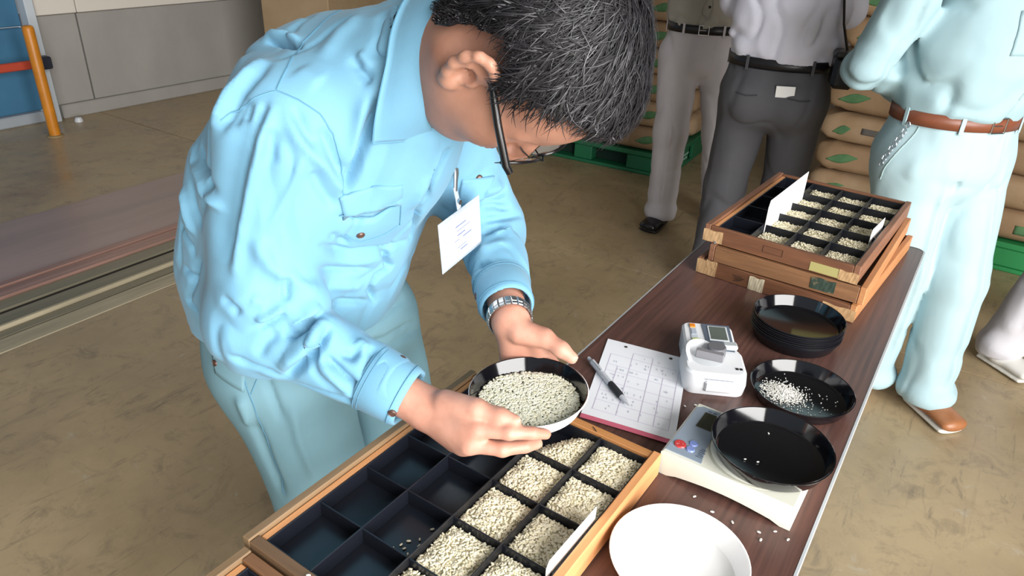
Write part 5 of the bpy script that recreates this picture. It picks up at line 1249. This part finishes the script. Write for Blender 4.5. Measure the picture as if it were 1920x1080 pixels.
# name badge hanging from the left chest pocket
bx_, y0_, y1_, zt_, zb_ = -.135, -1.121, -1.030, 1.001, .921
bx_, y0_, y1_, zt_, zb_ = -.140, -1.122, -1.029, .9895, .909
bd = empty('name_badge', (bx_, (y0_ + y1_) / 2, zb_), 0, 'white name badge in a clear holder clipped to the left chest pocket', 'badge'); bd.rotation_euler = (.19, .06, .0)
wB, hB = y1_ - y0_, zt_ - zb_
M_holder = mat('clear_vinyl', '#dfe6ee', .15, trans=.6)
MB().box((0, 0, hB / 2), (.0016, wB + .008, hB + .010), .0006).build('vinyl_holder', M_holder, bd)
MB().box((.0012, 0, hB / 2 - .001), (.0006, wB, hB - .004)).build('card', M_card, bd)
MB().box((.0013, 0, hB + .004), (.0016, .030, .004), .0004).build('slot_edge', M_alu, bd)
bl_ = MB()
for k, (yy, zz, ln) in enumerate([(0, .060, .026), (.006, .052, .034), (.0, .044, .020), (-.012, .036, .012), (.014, .036, .022), (.0, .022, .024), (.004, .016, .018)]):
    bl_.box((.0016, yy, zz), (.0004, ln, .0016 if k % 2 else .0024))
bl_.build('printed_lines', mat('badge_print', '#5f6b92', .7), bd)
MB().tube([(0.001, .0, hB + .002), (-.006, .006, hB + .016), (-.016, .014, hB + .030)], .0055, 8, flat=.25, upv=(1, 0, 0)).build('strap', M_holder, bd, 60)
MB().lathe([(.0001, .003), (.004, .003), (.0045, .001), (.0045, 0)], 14, Matrix.Translation((-.004, .006, hB + .014)) @ Matrix.Rotation(math.pi / 2, 4, 'Y')).build('strap_snap', M_steel2, bd, 50)
MB().tube([(-.014, .012, hB + .026), (-.017, .018, hB + .040), (-.020, .024, hB + .050), (-.022, .027, hB + .055)], [.004, .0045, .006, .005], 8, flat=.6, upv=(1, 0, 0)).build('clip', M_steel, bd, 50)

# ------------------------------------------------------------------ pallets and sacks
M_pgreen = mat('green_pallet_plastic', '#1f6b47', .45); M_pgreen2 = mat('bright_green_pallet', '#2f8f52', .45); M_pdark = mat('pallet_hollow_shade', '#0f2c22', .9)
M_ptext = mat('pallet_white_print', '#8fb3a2', .7)
M_kraft = mat('kraft_paper', '#a98c6c', .8, col2='#9a7d5d', nscale=6, bump=.25, bscale=22)
M_kraft2 = mat('kraft_paper_light', '#b59a7b', .8, col2='#a58866', nscale=5, bump=.25, bscale=18)
M_sgreen = mat('sack_green_print', '#4f7a50', .75, col2='#5f8a5c', nscale=30); M_sgrey = mat('sack_grey_band', '#6b6560', .8)
def pallet(loc, rz, label, m, text):
    o = empty('pallet', loc, rz, label, 'pallet', 'green plastic pallets'); W_, D_, H_ = 1.12, 1.10, .135
    MB().box((0, 0, H_ - .014), (W_, D_, .028), .006).build('deck', m, o)
    MB().box((0, 0, .010), (W_, D_, .020), .005).build('bottom_deck', m, o)
    for x in (-W_ / 2 + .14, 0, W_ / 2 - .14):
        for y in (-D_ / 2 + .10, 0, D_ / 2 - .10): MB().box((x, y, .064), (.26 if x else .12, .18, .09), .006).build('block', m, o)
    MB().box((0, 0, .064), (W_ - .12, D_ - .16, .084)).build('hollow_shade', M_pdark, o)  # solid dark block, its colour stands in for shade in the fork openings
    for sg in (-1, 1):
        for yy in (-.30, .02, .33): MB().box((sg * (W_ / 2 - .012), yy, .064), (.02, .24, .088), .004).build('side_skirt', m, o)
    if text:
        for k, (u, wd) in enumerate(((-.335, .018), (-.312, .012))): MB().box((u, -D_ / 2 + .0085, .066), (wd, .003, .018), .0005).build('print_mark', M_ptext, o)
        text_mesh('20P', .034, M_ptext, 'print_text', o, Matrix.Translation((-.262, -D_ / 2 + .0085, .066)) @ Matrix.Rotation(math.pi / 2, 4, 'X'))
        for k in range(9):
            MB().box((W_ / 2 - .001, -.34 + .022 * (k % 5) + .06, .078 - .024 * (k // 5)), (.003, .016, .012), .0005).build('print_mark', M_ptext, o)
    return o
def sack_mesh(seed, L=.56, Wd=.37, H=.145, nx=18, ny=12, nz=5):
    """pillow sack: superellipsoid block with sagging, creased ends"""
    rg = random.Random(seed); v = []; f = []; idx = {}
    def surf(u, w):       # longitudinal angle u, latitude w
        cu, su, cw, sw = math.cos(u), math.sin(u), math.cos(w), math.sin(w)
        p = lambda c, e: math.copysign(abs(c) ** e, c)
        return (L / 2 * p(cu, .32) * p(cw, .34), Wd / 2 * p(su, .32) * p(cw, .34), H / 2 * p(sw, .62) * (1 - .10 * abs(p(cu, .3)) ** 6))
    nu, nv = 40, 14; V = []
    for i in range(nu):
        for j in range(nv + 1):
            x, y, z = surf(2 * math.pi * i / nu, -math.pi / 2 + math.pi * j / nv); V.append((x, y, z))
    V = np.array(V); N_ = V / np.array((L / 2, Wd / 2, H / 2)); d = .014 * vnoise(V, 13, seed, 3) + .012 * np.abs(vnoise(V * np.array((1, 1, .4)), 24, seed + 9, 2))
    V = V + N_ * d[:, None]; V[:, 2] += H / 2
    for i in range(nu):
        for j in range(nv): a = i * (nv + 1) + j; b = ((i + 1) % nu) * (nv + 1) + j; f.append((a, b, b + 1, a + 1))
    return V, f
SV_ = [sack_mesh(s) for s in (3, 8, 15, 22)]
sack_me = []
def sack(loc, rz, kind, label, group, prints):
    o = empty('rice_sack', loc, rz, label, 'sack', group)
    V, f = SV_[kind]
    if len(sack_me) <= kind or True:
        key = 'paper_bag_%d' % kind
        if key not in bpy.data.meshes:
            me = bpy.data.meshes.new(key); me.from_pydata(V.tolist(), [], f); me.polygons.foreach_set('use_smooth', [True] * len(f)); me.materials.append(M_kraft if kind % 2 else M_kraft2)
        b = bpy.data.objects.new('paper_bag', bpy.data.meshes[key]); COL.objects.link(b); b.parent = o
    cl = bag_bvh[kind]
    for nm, m, quad in prints:
        q, ff = cl.patch(quad, .0022, 10, 4, nm == 'leaf_print'); mobj(nm, [tuple(p) for p in q], ff, m, o, True)
    return o
bag_bvh = [Cloth(np.array(V), np.array(f)) for V, f in SV_]
def leaf_q(x, z, s, y): return [(x - s * 1.3, y, z - .034), (x + s * 1.3, y, z - .006), (x + s * 1.3, y, z + .040), (x - s * 1.3, y, z + .012)]
YF, XF = -.19, .285
P_leaf = lambda x: [('leaf_print', M_sgreen, leaf_q(x, .070, .055, YF))]
P_band = lambda x: [('green_band', M_sgreen, [(x - .07, YF, .045), (x + .07, YF, .045), (x + .07, YF, .085), (x - .07, YF, .085)])]
P_end = [('leaf_print', M_sgreen, [(XF, -.10, .030), (XF, .08, .055), (XF, .08, .100), (XF, -.10, .075)])]
P_grey = lambda x: [('grey_band', M_sgrey, [(x - .09, YF, .060), (x + .09, YF, .060), (x + .09, YF, .090), (x - .09, YF, .090)]), ('leaf_print', M_sgreen, leaf_q(x - .18, .06, .03, YF))]
layer = ['bottom', 'second', 'third', 'fourth', 'fifth', 'sixth', 'seventh', 'eighth']
pal1 = pallet((-1.575, 2.545, 0), .06, 'dark green plastic pallet under the sacks behind the bent head', M_pgreen, True)
pal2 = pallet((.375, 2.42, 0), -.03, 'bright green plastic pallet behind the man with the brown belt', M_pgreen2, False)
for nm, pal, ph, where in (('a', pal1, .135, 'on the dark green pallet'), ('b', pal2, .135, 'behind the brown-belted man')):
    rz = pal.rotation_euler[2]
    for L_ in range(8):
        for q, (x, y, r, kind, pr_) in enumerate([(-.29, -.345, 0, (L_ * 3) % 4, P_leaf(.10) if nm == 'a' else (P_grey(.02) if L_ in (2, 5) else P_leaf(-.14))), (.29, -.345, 0, (L_ * 3 + 1) % 4, (P_leaf(.12) + P_end) if nm == 'a' else P_band(.13)), (.365, .16, math.pi / 2, (L_ + 2) % 4, P_leaf(-.05))]):
            if nm == 'b' and q == 2: continue
            jx, jy, jr = random.uniform(-.012, .012), random.uniform(-.014, .010), random.uniform(-.05, .05)
            c, s = math.cos(rz), math.sin(rz); wx, wy = pal.location[0] + c * (x + jx) - s * (y + jy), pal.location[1] + s * (x + jx) + c * (y + jy)
            side = ['left front', 'right front', 'right side'][q]
            sack((wx, wy, ph + .002 + L_ * .146), rz + r + jr, kind, 'rice sack, %s layer, %s, %s' % (layer[L_], side, where), 'sacks on the %s pallet' % ('dark green' if nm == 'a' else 'bright green'), pr_)
    MB().box((0, .12, .135 + .55), (1.0, .5, 1.08)).build('inner_fill', M_kraft, pal) if False else None
# tall carton and sack by the left wall
ct = empty('carton', (-3.74, 2.06, 0), .28, 'tall plain tan carton standing by the concrete wall', 'carton')
M_cart = mat('tan_cardboard', '#a08a6c', .85, col2='#967f60', nscale=4)
MB().box((0, 0, .62), (.52, .9, 1.24), .006).build('box_body', M_cart, ct)
for sx in (-.13, .13): MB().box((sx, 0, 1.243), (.255, .895, .005), .001, None).build('top_flap', M_cart, ct)
MB().box((0, 0, 1.2465), (.05, .9, .001)).build('tape', M_tape, ct)
for L_ in range(9): sack((-2.95, 2.75, .002 + L_ * .146), .1 + .04 * math.sin(L_ * 2), L_ % 4, 'rice sack, %s, in the pile right of the tall carton' % (layer[L_] + ' layer' if L_ < 8 else 'topmost layer'), 'sacks piled by the carton', P_leaf(-.12))

# ------------------------------------------------------------------ the other people (heads above the picture edge)
def bg_person(label, loc, ang, ankles, toes, armL, armR, hw, hd, m_shirt, m_tro, m_belt, m_shoe, m_sole, zb=.95, hipoff=(0, 0), belly=0., blouse=.012, h=.007, crease=True, shw=.175, lw=1., seed=1):
    c, s = math.cos(ang), math.sin(ang); Rz = np.array([[c, -s, 0], [s, c, 0], [0, 0, 1.]]); L0 = np.array((loc[0], loc[1], 0.))
    w = lambda p: L0 + Rz @ np.asarray(p, float); dirw = lambda p: Rz @ np.asarray(p, float); Lw = dirw((0, 1, 0))
    man_ = empty('person', tuple(L0), 0, label, 'person')
    hx, hy = hipoff; hips = [(hx, hy + .088, zb - .13), (hx, hy - .088, zb - .13)]
    knees = [((hips[i][0] * .45 + ankles[i][0] * .55) + .025, hips[i][1] * .45 + ankles[i][1] * .55, .47) for i in (0, 1)]
    pr_ = [ecap(w((hx, hy, zb + .005)), w((hx, hy, zb - .12)), Lw, (hw, hd), (hw * 1.06, hd * 1.08)), (ell(w((hx - .055, hy + .07, zb - .13)), (.092, .092, .10)), .05), (ell(w((hx - .055, hy - .07, zb - .13)), (.092, .092, .10)), .05)]
    legs = []
    for i in (0, 1):
        a = np.array((ankles[i][0], ankles[i][1], .05))
        legs.append(union([cone(w(hips[i]), w(knees[i]), .100 * lw, .078 * lw), (cone(w(knees[i]), w(a), .078 * lw, .070 * lw), .03), (ell(w(a + np.array((.01, 0, .03))), (.078 * lw, .078 * lw, .05)), .02)], .03))
    pel = union(pr_, .05)
    def tro_(P):
        d = np.minimum(legs[0](P), legs[1](P)); d = smin(d, pel(P), .03)
        d = d + .006 * vnoise(P * np.array((1, 1, .22)), 16, seed, 2) + .005 * np.clip(1 - np.abs(vnoise(P * np.array((1, 1, .5)), 8, seed + 11, 2)) * 9, 0, 1) + .002 * np.sin(P[:, 2] * 60 + 6 * vnoise(P, 9, seed + 4, 1)) * np.clip((.30 - P[:, 2]) * 5, 0, 1)
        return smax(smax(d, .045 - P[:, 2], .004), P[:, 2] - zb - .012, .004)
    ext = np.array([w((x, y, 0)) for x in (-.34, .34) for y in (-.36, .36)]); lo = ext.min(0); hi = ext.max(0)
    V, F = surfnet(tro_, (lo[0], lo[1], .02), (hi[0], hi[1], zb + .05), h); V = smoothmesh(V, F, 1)
    fl_ = []
    if crease:
        for i in (0, 1):
            a = ankles[i]
            fl_.append(([w((hips[i][0] + .115, hips[i][1], zb - .10)), w((knees[i][0] + .085, knees[i][1], .47)), w((a[0] + .075, a[1], .10))], .012, .009))
            for k in (-1, 1): fl_.append(([w((hx + .12, hips[i][1] + k * .03, zb - .01)), w((hx + .13, hips[i][1] + k * .035, zb - .20))], -.012, .007))
    V = folds(V, F, fl_) if fl_ else V
    tr_ = mobj('trousers', V - L0, F, m_tro, man_, True); ctr = Cloth(V, F)
    # shirt
    tor = union([ecap(w((hx, hy, zb)), w((hx, hy, zb + .16)), Lw, (hw * .98, hd * .98), (hw * 1.02 + belly * .3, hd * 1.05 + belly)), ecap(w((hx, hy, zb + .16)), w((0, 0, 1.33)), Lw, (hw * 1.02 + belly * .3, hd * 1.05 + belly), (.175, .105)),
                 (cone(w((-.01, .15, 1.375)), w((-.01, -.15, 1.375)), .066, .066), .05), (ell(w((hx, hy, zb + .055)), (hw + blouse, hw + blouse, .05)) if False else ecap(w((hx, hy, zb + .05)), w((hx, hy, zb + .07)), Lw, (hw + blouse, hd + blouse), (hw + blouse, hd + blouse)), .03)], .04)
    arms = []
    for sg, (el_, wr_) in ((1, armL), (-1, armR)):
        sh_ = (-.01, sg * shw, 1.37)
        arms.append((sh_, el_, wr_)); 
    sl = [union([cone(w(a[0]), w(a[1]), .068, .056), (cone(w(a[1]), w(np.array(a[1]) + (np.array(a[2]) - np.array(a[1])) * .82), .055, .042), .03)], .03) for a in arms]
    ncut = cone(w((.02, 0, 1.43)), w((.03, 0, 1.60)), .062, .07)
    def sh_fn(P):
        d = tor(P)
        for q in sl: d = smin(d, q(P), .035)
        d = d + .008 * vnoise(P * np.array((1, 1, .5)), 12, seed + 2, 2) + .011 * np.clip(1 - np.abs(vnoise(P @ np.array([[1, 0, .5], [0, 1, .5], [-.3, -.3, .55]]), 7, seed + 13, 2)) * 8, 0, 1) + .004 * np.sin(P[:, 2] * 55 + 9 * vnoise(P, 7, seed + 6, 2)) * np.clip((zb + .22 - P[:, 2]) * 5, 0, 1)
        d = smax(d, -ncut(P), .006)
        return smax(d, zb + .002 - P[:, 2], .006)
    ext2 = np.array([w((x, y, 0)) for x in (-.40, .46) for y in (-.50, .50)]); lo2 = ext2.min(0); hi2 = ext2.max(0)
    V2, F2 = surfnet(sh_fn, (lo2[0], lo2[1], zb - .03), (hi2[0], hi2[1], 1.50), h); V2 = smoothmesh(V2, F2, 1)
    sh_o = mobj('shirt', V2 - L0, F2, m_shirt, man_, True); csh = Cloth(V2, F2)
    # belt
    n = 56; v = []; f = []
    for z, k in ((zb - .018, .004), (zb - .018, .0075), (zb + .018, .0075), (zb + .018, .004)):
        for i in range(n):
            a = 2 * math.pi * i / n; v.append(tuple(w((hx + (hd + k) * math.cos(a), hy + (hw + k) * math.sin(a), z)) - L0))
    for j in range(3):
        for i in range(n): l = (i + 1) % n; f.append((j * n + i, j * n + l, (j + 1) * n + l, (j + 1) * n + i))
    be = mobj('belt', v, f, m_belt, man_, True)
    bM = Matrix.Translation(tuple(w((hx + hd + .008, hy, zb)) - L0)) @ Matrix.Rotation(ang, 4, 'Z')
    b_ = MB()
    for cc, ss in (((0, .021, 0), (.005, .004, .040)), ((0, -.021, 0), (.005, .004, .040)), ((0, 0, .019), (.005, .044, .004)), ((0, 0, -.019), (.005, .044, .004)), ((.001, -.005, 0), (.003, .030, .003))): b_.box(cc, ss, .001, bM)
    b_.build('buckle', M_steel2, be)
    for a in (.55, -.55, 1.45, -1.45, 2.5, -2.5):
        M_ = Matrix.Translation(tuple(w((hx + (hd + .009) * math.cos(a), hy + (hw + .009) * math.sin(a), zb)) - L0)) @ Matrix.Rotation(ang + math.atan2(hd * math.sin(a), hw * math.cos(a)), 4, 'Z')
        MB().box((0, 0, -.002), (.003, .011, .050), .001, M_).build('belt_loop', m_tro, tr_)
    # body
    hfn, skl = head_parts(1.0); Hc = w((.035, 0, 1.60)); HRb = frame_R(dirw((.95, 0, -.30)), (0, 0, 1)); hp = place(hfn, HRb, Hc)
    lim = [cone(w((.0, 0, 1.36)), w((.02, 0, 1.53)), .058, .056), (ecap(w((0, 0, 1.34)), w((hx, hy, zb - .05)), Lw, (.12, .08), (hw * .8, hd * .75)), .05), (cone(w((-.01, .15, 1.37)), w((-.01, -.15, 1.37)), .045, .045), .04)]
    hands = []
    for sg, (sh_, el_, wr_) in zip((1, -1), arms):
        lim += [(cone(w(sh_), w(el_), .045, .038), .03), (cone(w(el_), w(wr_), .038, .027), .02)]
        wr = np.array(wr_, float); d0 = unit(wr - np.array(el_, float)); pn = unit(np.cross(d0, (0, 0, 1.)) * sg + np.array((0, 0, -.3))); pn = unit(pn - d0 * (pn @ d0)); sd = np.cross(d0, pn)
        fs = []
        for k in range(4):
            o = (k - 1.5) * .020; b0 = wr + d0 * (.088 - .004 * abs(k - 1)) + sd * o; l_ = (.075, .085, .078, .062)[k]; p1 = b0 + (d0 * .85 + pn * .3) * l_ * .45; p2 = p1 + (d0 * .5 + pn * .7) * l_ * .30; p3 = p2 + (d0 * .2 + pn * .85) * l_ * .25
            fs.append([w(b0), w(p1), w(p2), w(p3)])
        th = [w(wr + d0 * .025 - sd * .022), w(wr + d0 * .055 - sd * .042 + pn * .008), w(wr + d0 * .085 - sd * .048 + pn * .018), w(wr + d0 * .108 - sd * .046 + pn * .026)]
        hands.append(hand_fn(w(wr), fs, th))
    for i in (0, 1): lim += [(cone(w(hips[i]), w(knees[i]), .07, .048), .05), (cone(w(knees[i]), w((ankles[i][0], ankles[i][1], .06)), .048, .034), .03)]
    lf = union(lim, .03)
    def body_(P):
        d = smin(lf(P), hp(P), .03)
        for q in hands: d = smin(d, q(P), .012)
        return d
    V3, F3 = surfnet(body_, (lo2[0], lo2[1], .03), (hi2[0], hi2[1], 1.75), .0065); V3 = smoothmesh(V3, F3, 1)
    mobj('body', V3 - L0, F3, M_skin, man_, True)
    Vh, Fh = surfnet(hair_sdf(skl, .012), (-.15, -.12, -.13), (.13, .12, .15), .006)
    mobj('hair', Vh @ HRb.T + Hc - L0, Fh, M_hair, man_, True)
    for i in (0, 1):
        a = np.array((ankles[i][0], ankles[i][1], 0)); t = toes[i]; d = np.array((math.cos(t), math.sin(t), 0))
        shoe(man_, L0, w(a - d * .075), w(a + d * .185), m_shoe, m_sole)
    return dict(root=man_, w=w, L0=L0, cs=csh, ct=ctr, shirt=sh_o, tro=tr_, belt=be, ang=ang)
M_beige = mat('beige_grey_shirt', '#aaa69c', .85, col2='#a09c92', nscale=5); M_lilac = mat('pale_grey_trousers', '#c4bfc2', .85, col2='#bab5b8', nscale=4)
M_wshirt = mat('white_shirt', '#dcdcea', .8, col2='#d2d2e0', nscale=4); M_char = mat('charcoal_trousers', '#55555a', .85, col2='#4d4d52', nscale=5)
M_pale = mat('pale_mint_workwear', '#97b2b8', .8, col2='#8faab1', nscale=4); M_palet = mat('pale_mint_trousers', '#a6c0c6', .85, col2='#9eb8bf', nscale=4)
M_bbelt = mat('black_leather', '#15151a', .35); M_brbelt = mat('brown_leather', '#7a4630', .4, col2='#6b3c28', nscale=20); M_brshoe = mat('tan_leather', '#a8714a', .4, col2='#96603c', nscale=12)
M_wsole = mat('white_rubber', '#d8d5cc', .6); M_wtro = mat('off_white_trousers', '#cbc9cf', .85, col2='#c2c0c6', nscale=4); M_wshoe = mat('white_canvas', '#d9d7d2', .7)
fA = math.atan2(-.94, .34)
def to_local(loc, ang, p): dx, dy = p[0] - loc[0], p[1] - loc[1]; c, s = math.cos(ang), math.sin(ang); return (c * dx + s * dy, -s * dx + c * dy)
la = (-.70, 1.46); aA = [to_local(la, fA, (-.545, 1.60)), to_local(la, fA, (-.745, 1.365))]
PA = bg_person('man in pale grey trousers with black belt and black shoes, behind the bent head', la, fA, aA, (.1, -.35), ((.02, .23, 1.13), (.24, .06, 1.20)), ((.02, -.23, 1.13), (.24, -.06, 1.16)), .158, .118, M_beige, M_lilac, M_bbelt, mat('black_dress_shoe', '#141417', .2), M_blk, zb=.945, seed=3)
fB = math.atan2(.97, -.24); lb = (-.185, .84)
PB = bg_person('man in charcoal trousers and white shirt seen from behind', lb, fB, [(-.02, .125), (.03, -.115)], (.15, -.15), ((.10, .19, 1.12), (.28, -.05, 1.16)), ((.10, -.19, 1.12), (.28, .05, 1.20)), .172, .122, M_wshirt, M_char, M_bbelt, bpy.data.materials['black_dress_shoe'], M_blk, zb=.950, crease=False, seed=5)
fC = math.atan2(-.66, .75); lc = (.455, .43)
aC = [to_local(lc, fC, (.565, .465)), to_local(lc, fC, (.385, .470))]
PC = bg_person('man in pale mint workwear with brown belt and tan shoes', lc, fC, aC, (.0, -1.0), ((-.08, .31, 1.10), (-.17, .10, .99)), ((-.09, -.315, 1.06), (-.18, -.12, .985)), .172, .135, M_pale, M_palet, M_brbelt, M_brshoe, M_wsole, zb=.945, hipoff=(-.04, -.03), belly=.03, shw=.235, lw=1.1, seed=7)
fD = math.atan2(-.3, .95); ld = (.90, 1.0)
PD = bg_person('person in off-white trousers and white shoes, cut off by the right edge', ld, fD, [to_local(ld, fD, (1.06, 1.08)), to_local(ld, fD, (.745, .935))], (.1, -.3), ((.02, .24, 1.12), (.22, .06, 1.18)), ((.02, -.24, 1.12), (.22, -.06, 1.18)), .158, .118, M_wshirt, M_wtro, M_bbelt, M_wshoe, M_wsole, zb=.93, h=.009, seed=9)
le = (-.50, 3.72); fE = -1.4
bg_person('distant person in white trousers seen beyond the charcoal-trousered man', le, fE, [(.0, .10), (.0, -.10)], (.1, -.1), ((.02, .24, 1.12), (.22, .06, 1.18)), ((.02, -.24, 1.12), (.22, -.06, 1.18)), .158, .118, M_wshirt, M_wtro, M_bbelt, bpy.data.materials['black_dress_shoe'], M_blk, zb=.94, h=.012, seed=12)
# tag on the charcoal trousers' back pocket, pocket welts
w = PB['w']; q, nn_ = PB['ct'].on(w((-.13, -.035, .865)), .003); L0 = PB['L0']
TM = Matrix.Translation(q - Vector(L0)) @ Matrix.Rotation(fB + math.pi, 4, 'Z') @ Matrix.Rotation(.05, 4, 'X')
MB().box((.002, 0, 0), (.002, .062, .038), .0006, TM).build('white_tag', M_card, PB['tro'])
for y0 in (-.115, .055):
    P = [p - Vector(L0) for p in PB['ct'].line([w((-.12, y0, .845)), w((-.13, y0 + .03, .842)), w((-.12, y0 + .065, .845))], .001)]
    MB().tube(P, .0025, 5).build('pocket_welt', mat('welt_dark', '#3d3d42', .9) if y0 < 0 else bpy.data.materials['welt_dark'], PB['tro'], 60)
# shirt fronts: placket, buttons, pockets
def placket(PX, m, mb, n, z0=1.0, z1=1.36, dy=0.):
    w, L0 = PX['w'], PX['L0']
    for yy in (-.015, .015):
        P = [p - Vector(L0) for p in PX['cs'].line([w((.2, yy + dy, z0)), w((.2, yy + dy, (z0 + z1) / 2)), w((.18, yy + dy, z1))], .0008)]
        MB().tube(P, .0012, 4).build('placket_seam', m, PX['shirt'], 60)
    for k in range(n): PX['cs'].disc(w((.2, dy, z0 + .03 + (z1 - z0 - .05) * k / max(1, n - 1))), .006, .002, mb, 'button', PX['shirt'], L0)
M_bseam = mat('beige_seam', '#8f8b82', .9); M_pseam = mat('mint_seam', '#9fb6b6', .9); M_pbut = mat('pearl_button', '#b9cdd6', .3)
placket(PA, M_bseam, M_blk, 5); placket(PC, M_pseam, M_pbut, 5)
w, L0 = PC['w'], PC['L0']
for y0 in (-.125, .045):
    q, ff = PC['cs'].patch([w((.2, y0, 1.13)), w((.2, y0 + .085, 1.13)), w((.2, y0 + .085, 1.25)), w((.2, y0, 1.25))], .003, 8, 8); mobj('chest_pocket', [tuple(p - Vector(L0)) for p in q], ff, M_pale, PC['shirt'], True)
# slanted pocket and key chain of the mint trousers
P = [p - Vector(L0) for p in PC['ct'].line([w((.03, -.22, .925)), w((-.02, -.24, .80)), w((-.03, -.24, .76))], .001)]
MB().tube(P, .0016, 5).build('pocket_seam', M_pseam, PC['tro'], 60)
kc = MB(); base_ = PC['ct'].on(w((.0, -.23, .93)), .006)[0] - Vector(L0)
for k in range(9):
    c_ = PC['ct'].on(w((.0 - .004 * k, -.23, .925 - .014 * k)), .006)[0] - Vector(L0); kc.tube([c_ + Vector((.005 * math.cos(a), .002 * math.sin(a) * (k % 2), .008 * math.sin(a))) for a in np.linspace(0, 6.28, 9)], .0016, 5)
kc.build('key_chain', M_steel, PC['belt'], 60)
# black shoulder bag at the white-shirted man's hip
bg_ = empty('shoulder_bag', (.035, .79, .895), .3, 'black camera bag on a strap at the white-shirted man\'s hip', 'bag')
MB().box((0, 0, .055), (.075, .10, .105), .014).build('bag_body', M_bbelt, bg_); MB().box((0, 0, .112), (.08, .105, .02), .006).build('bag_lid', M_bbelt, bg_)
MB().tube([(0, .0, .115), (-.03, .02, .20), (-.055, .03, .32), (-.09, .05, .48), (-.13, .08, .555)], .010, 6, flat=.25).build('strap', M_bbelt, bg_, 60)
MB().box((.012, .058, .05), (.05, .014, .07), .005).build('side_pocket', mat('navy_cloth', '#1d2440', .8), bg_)
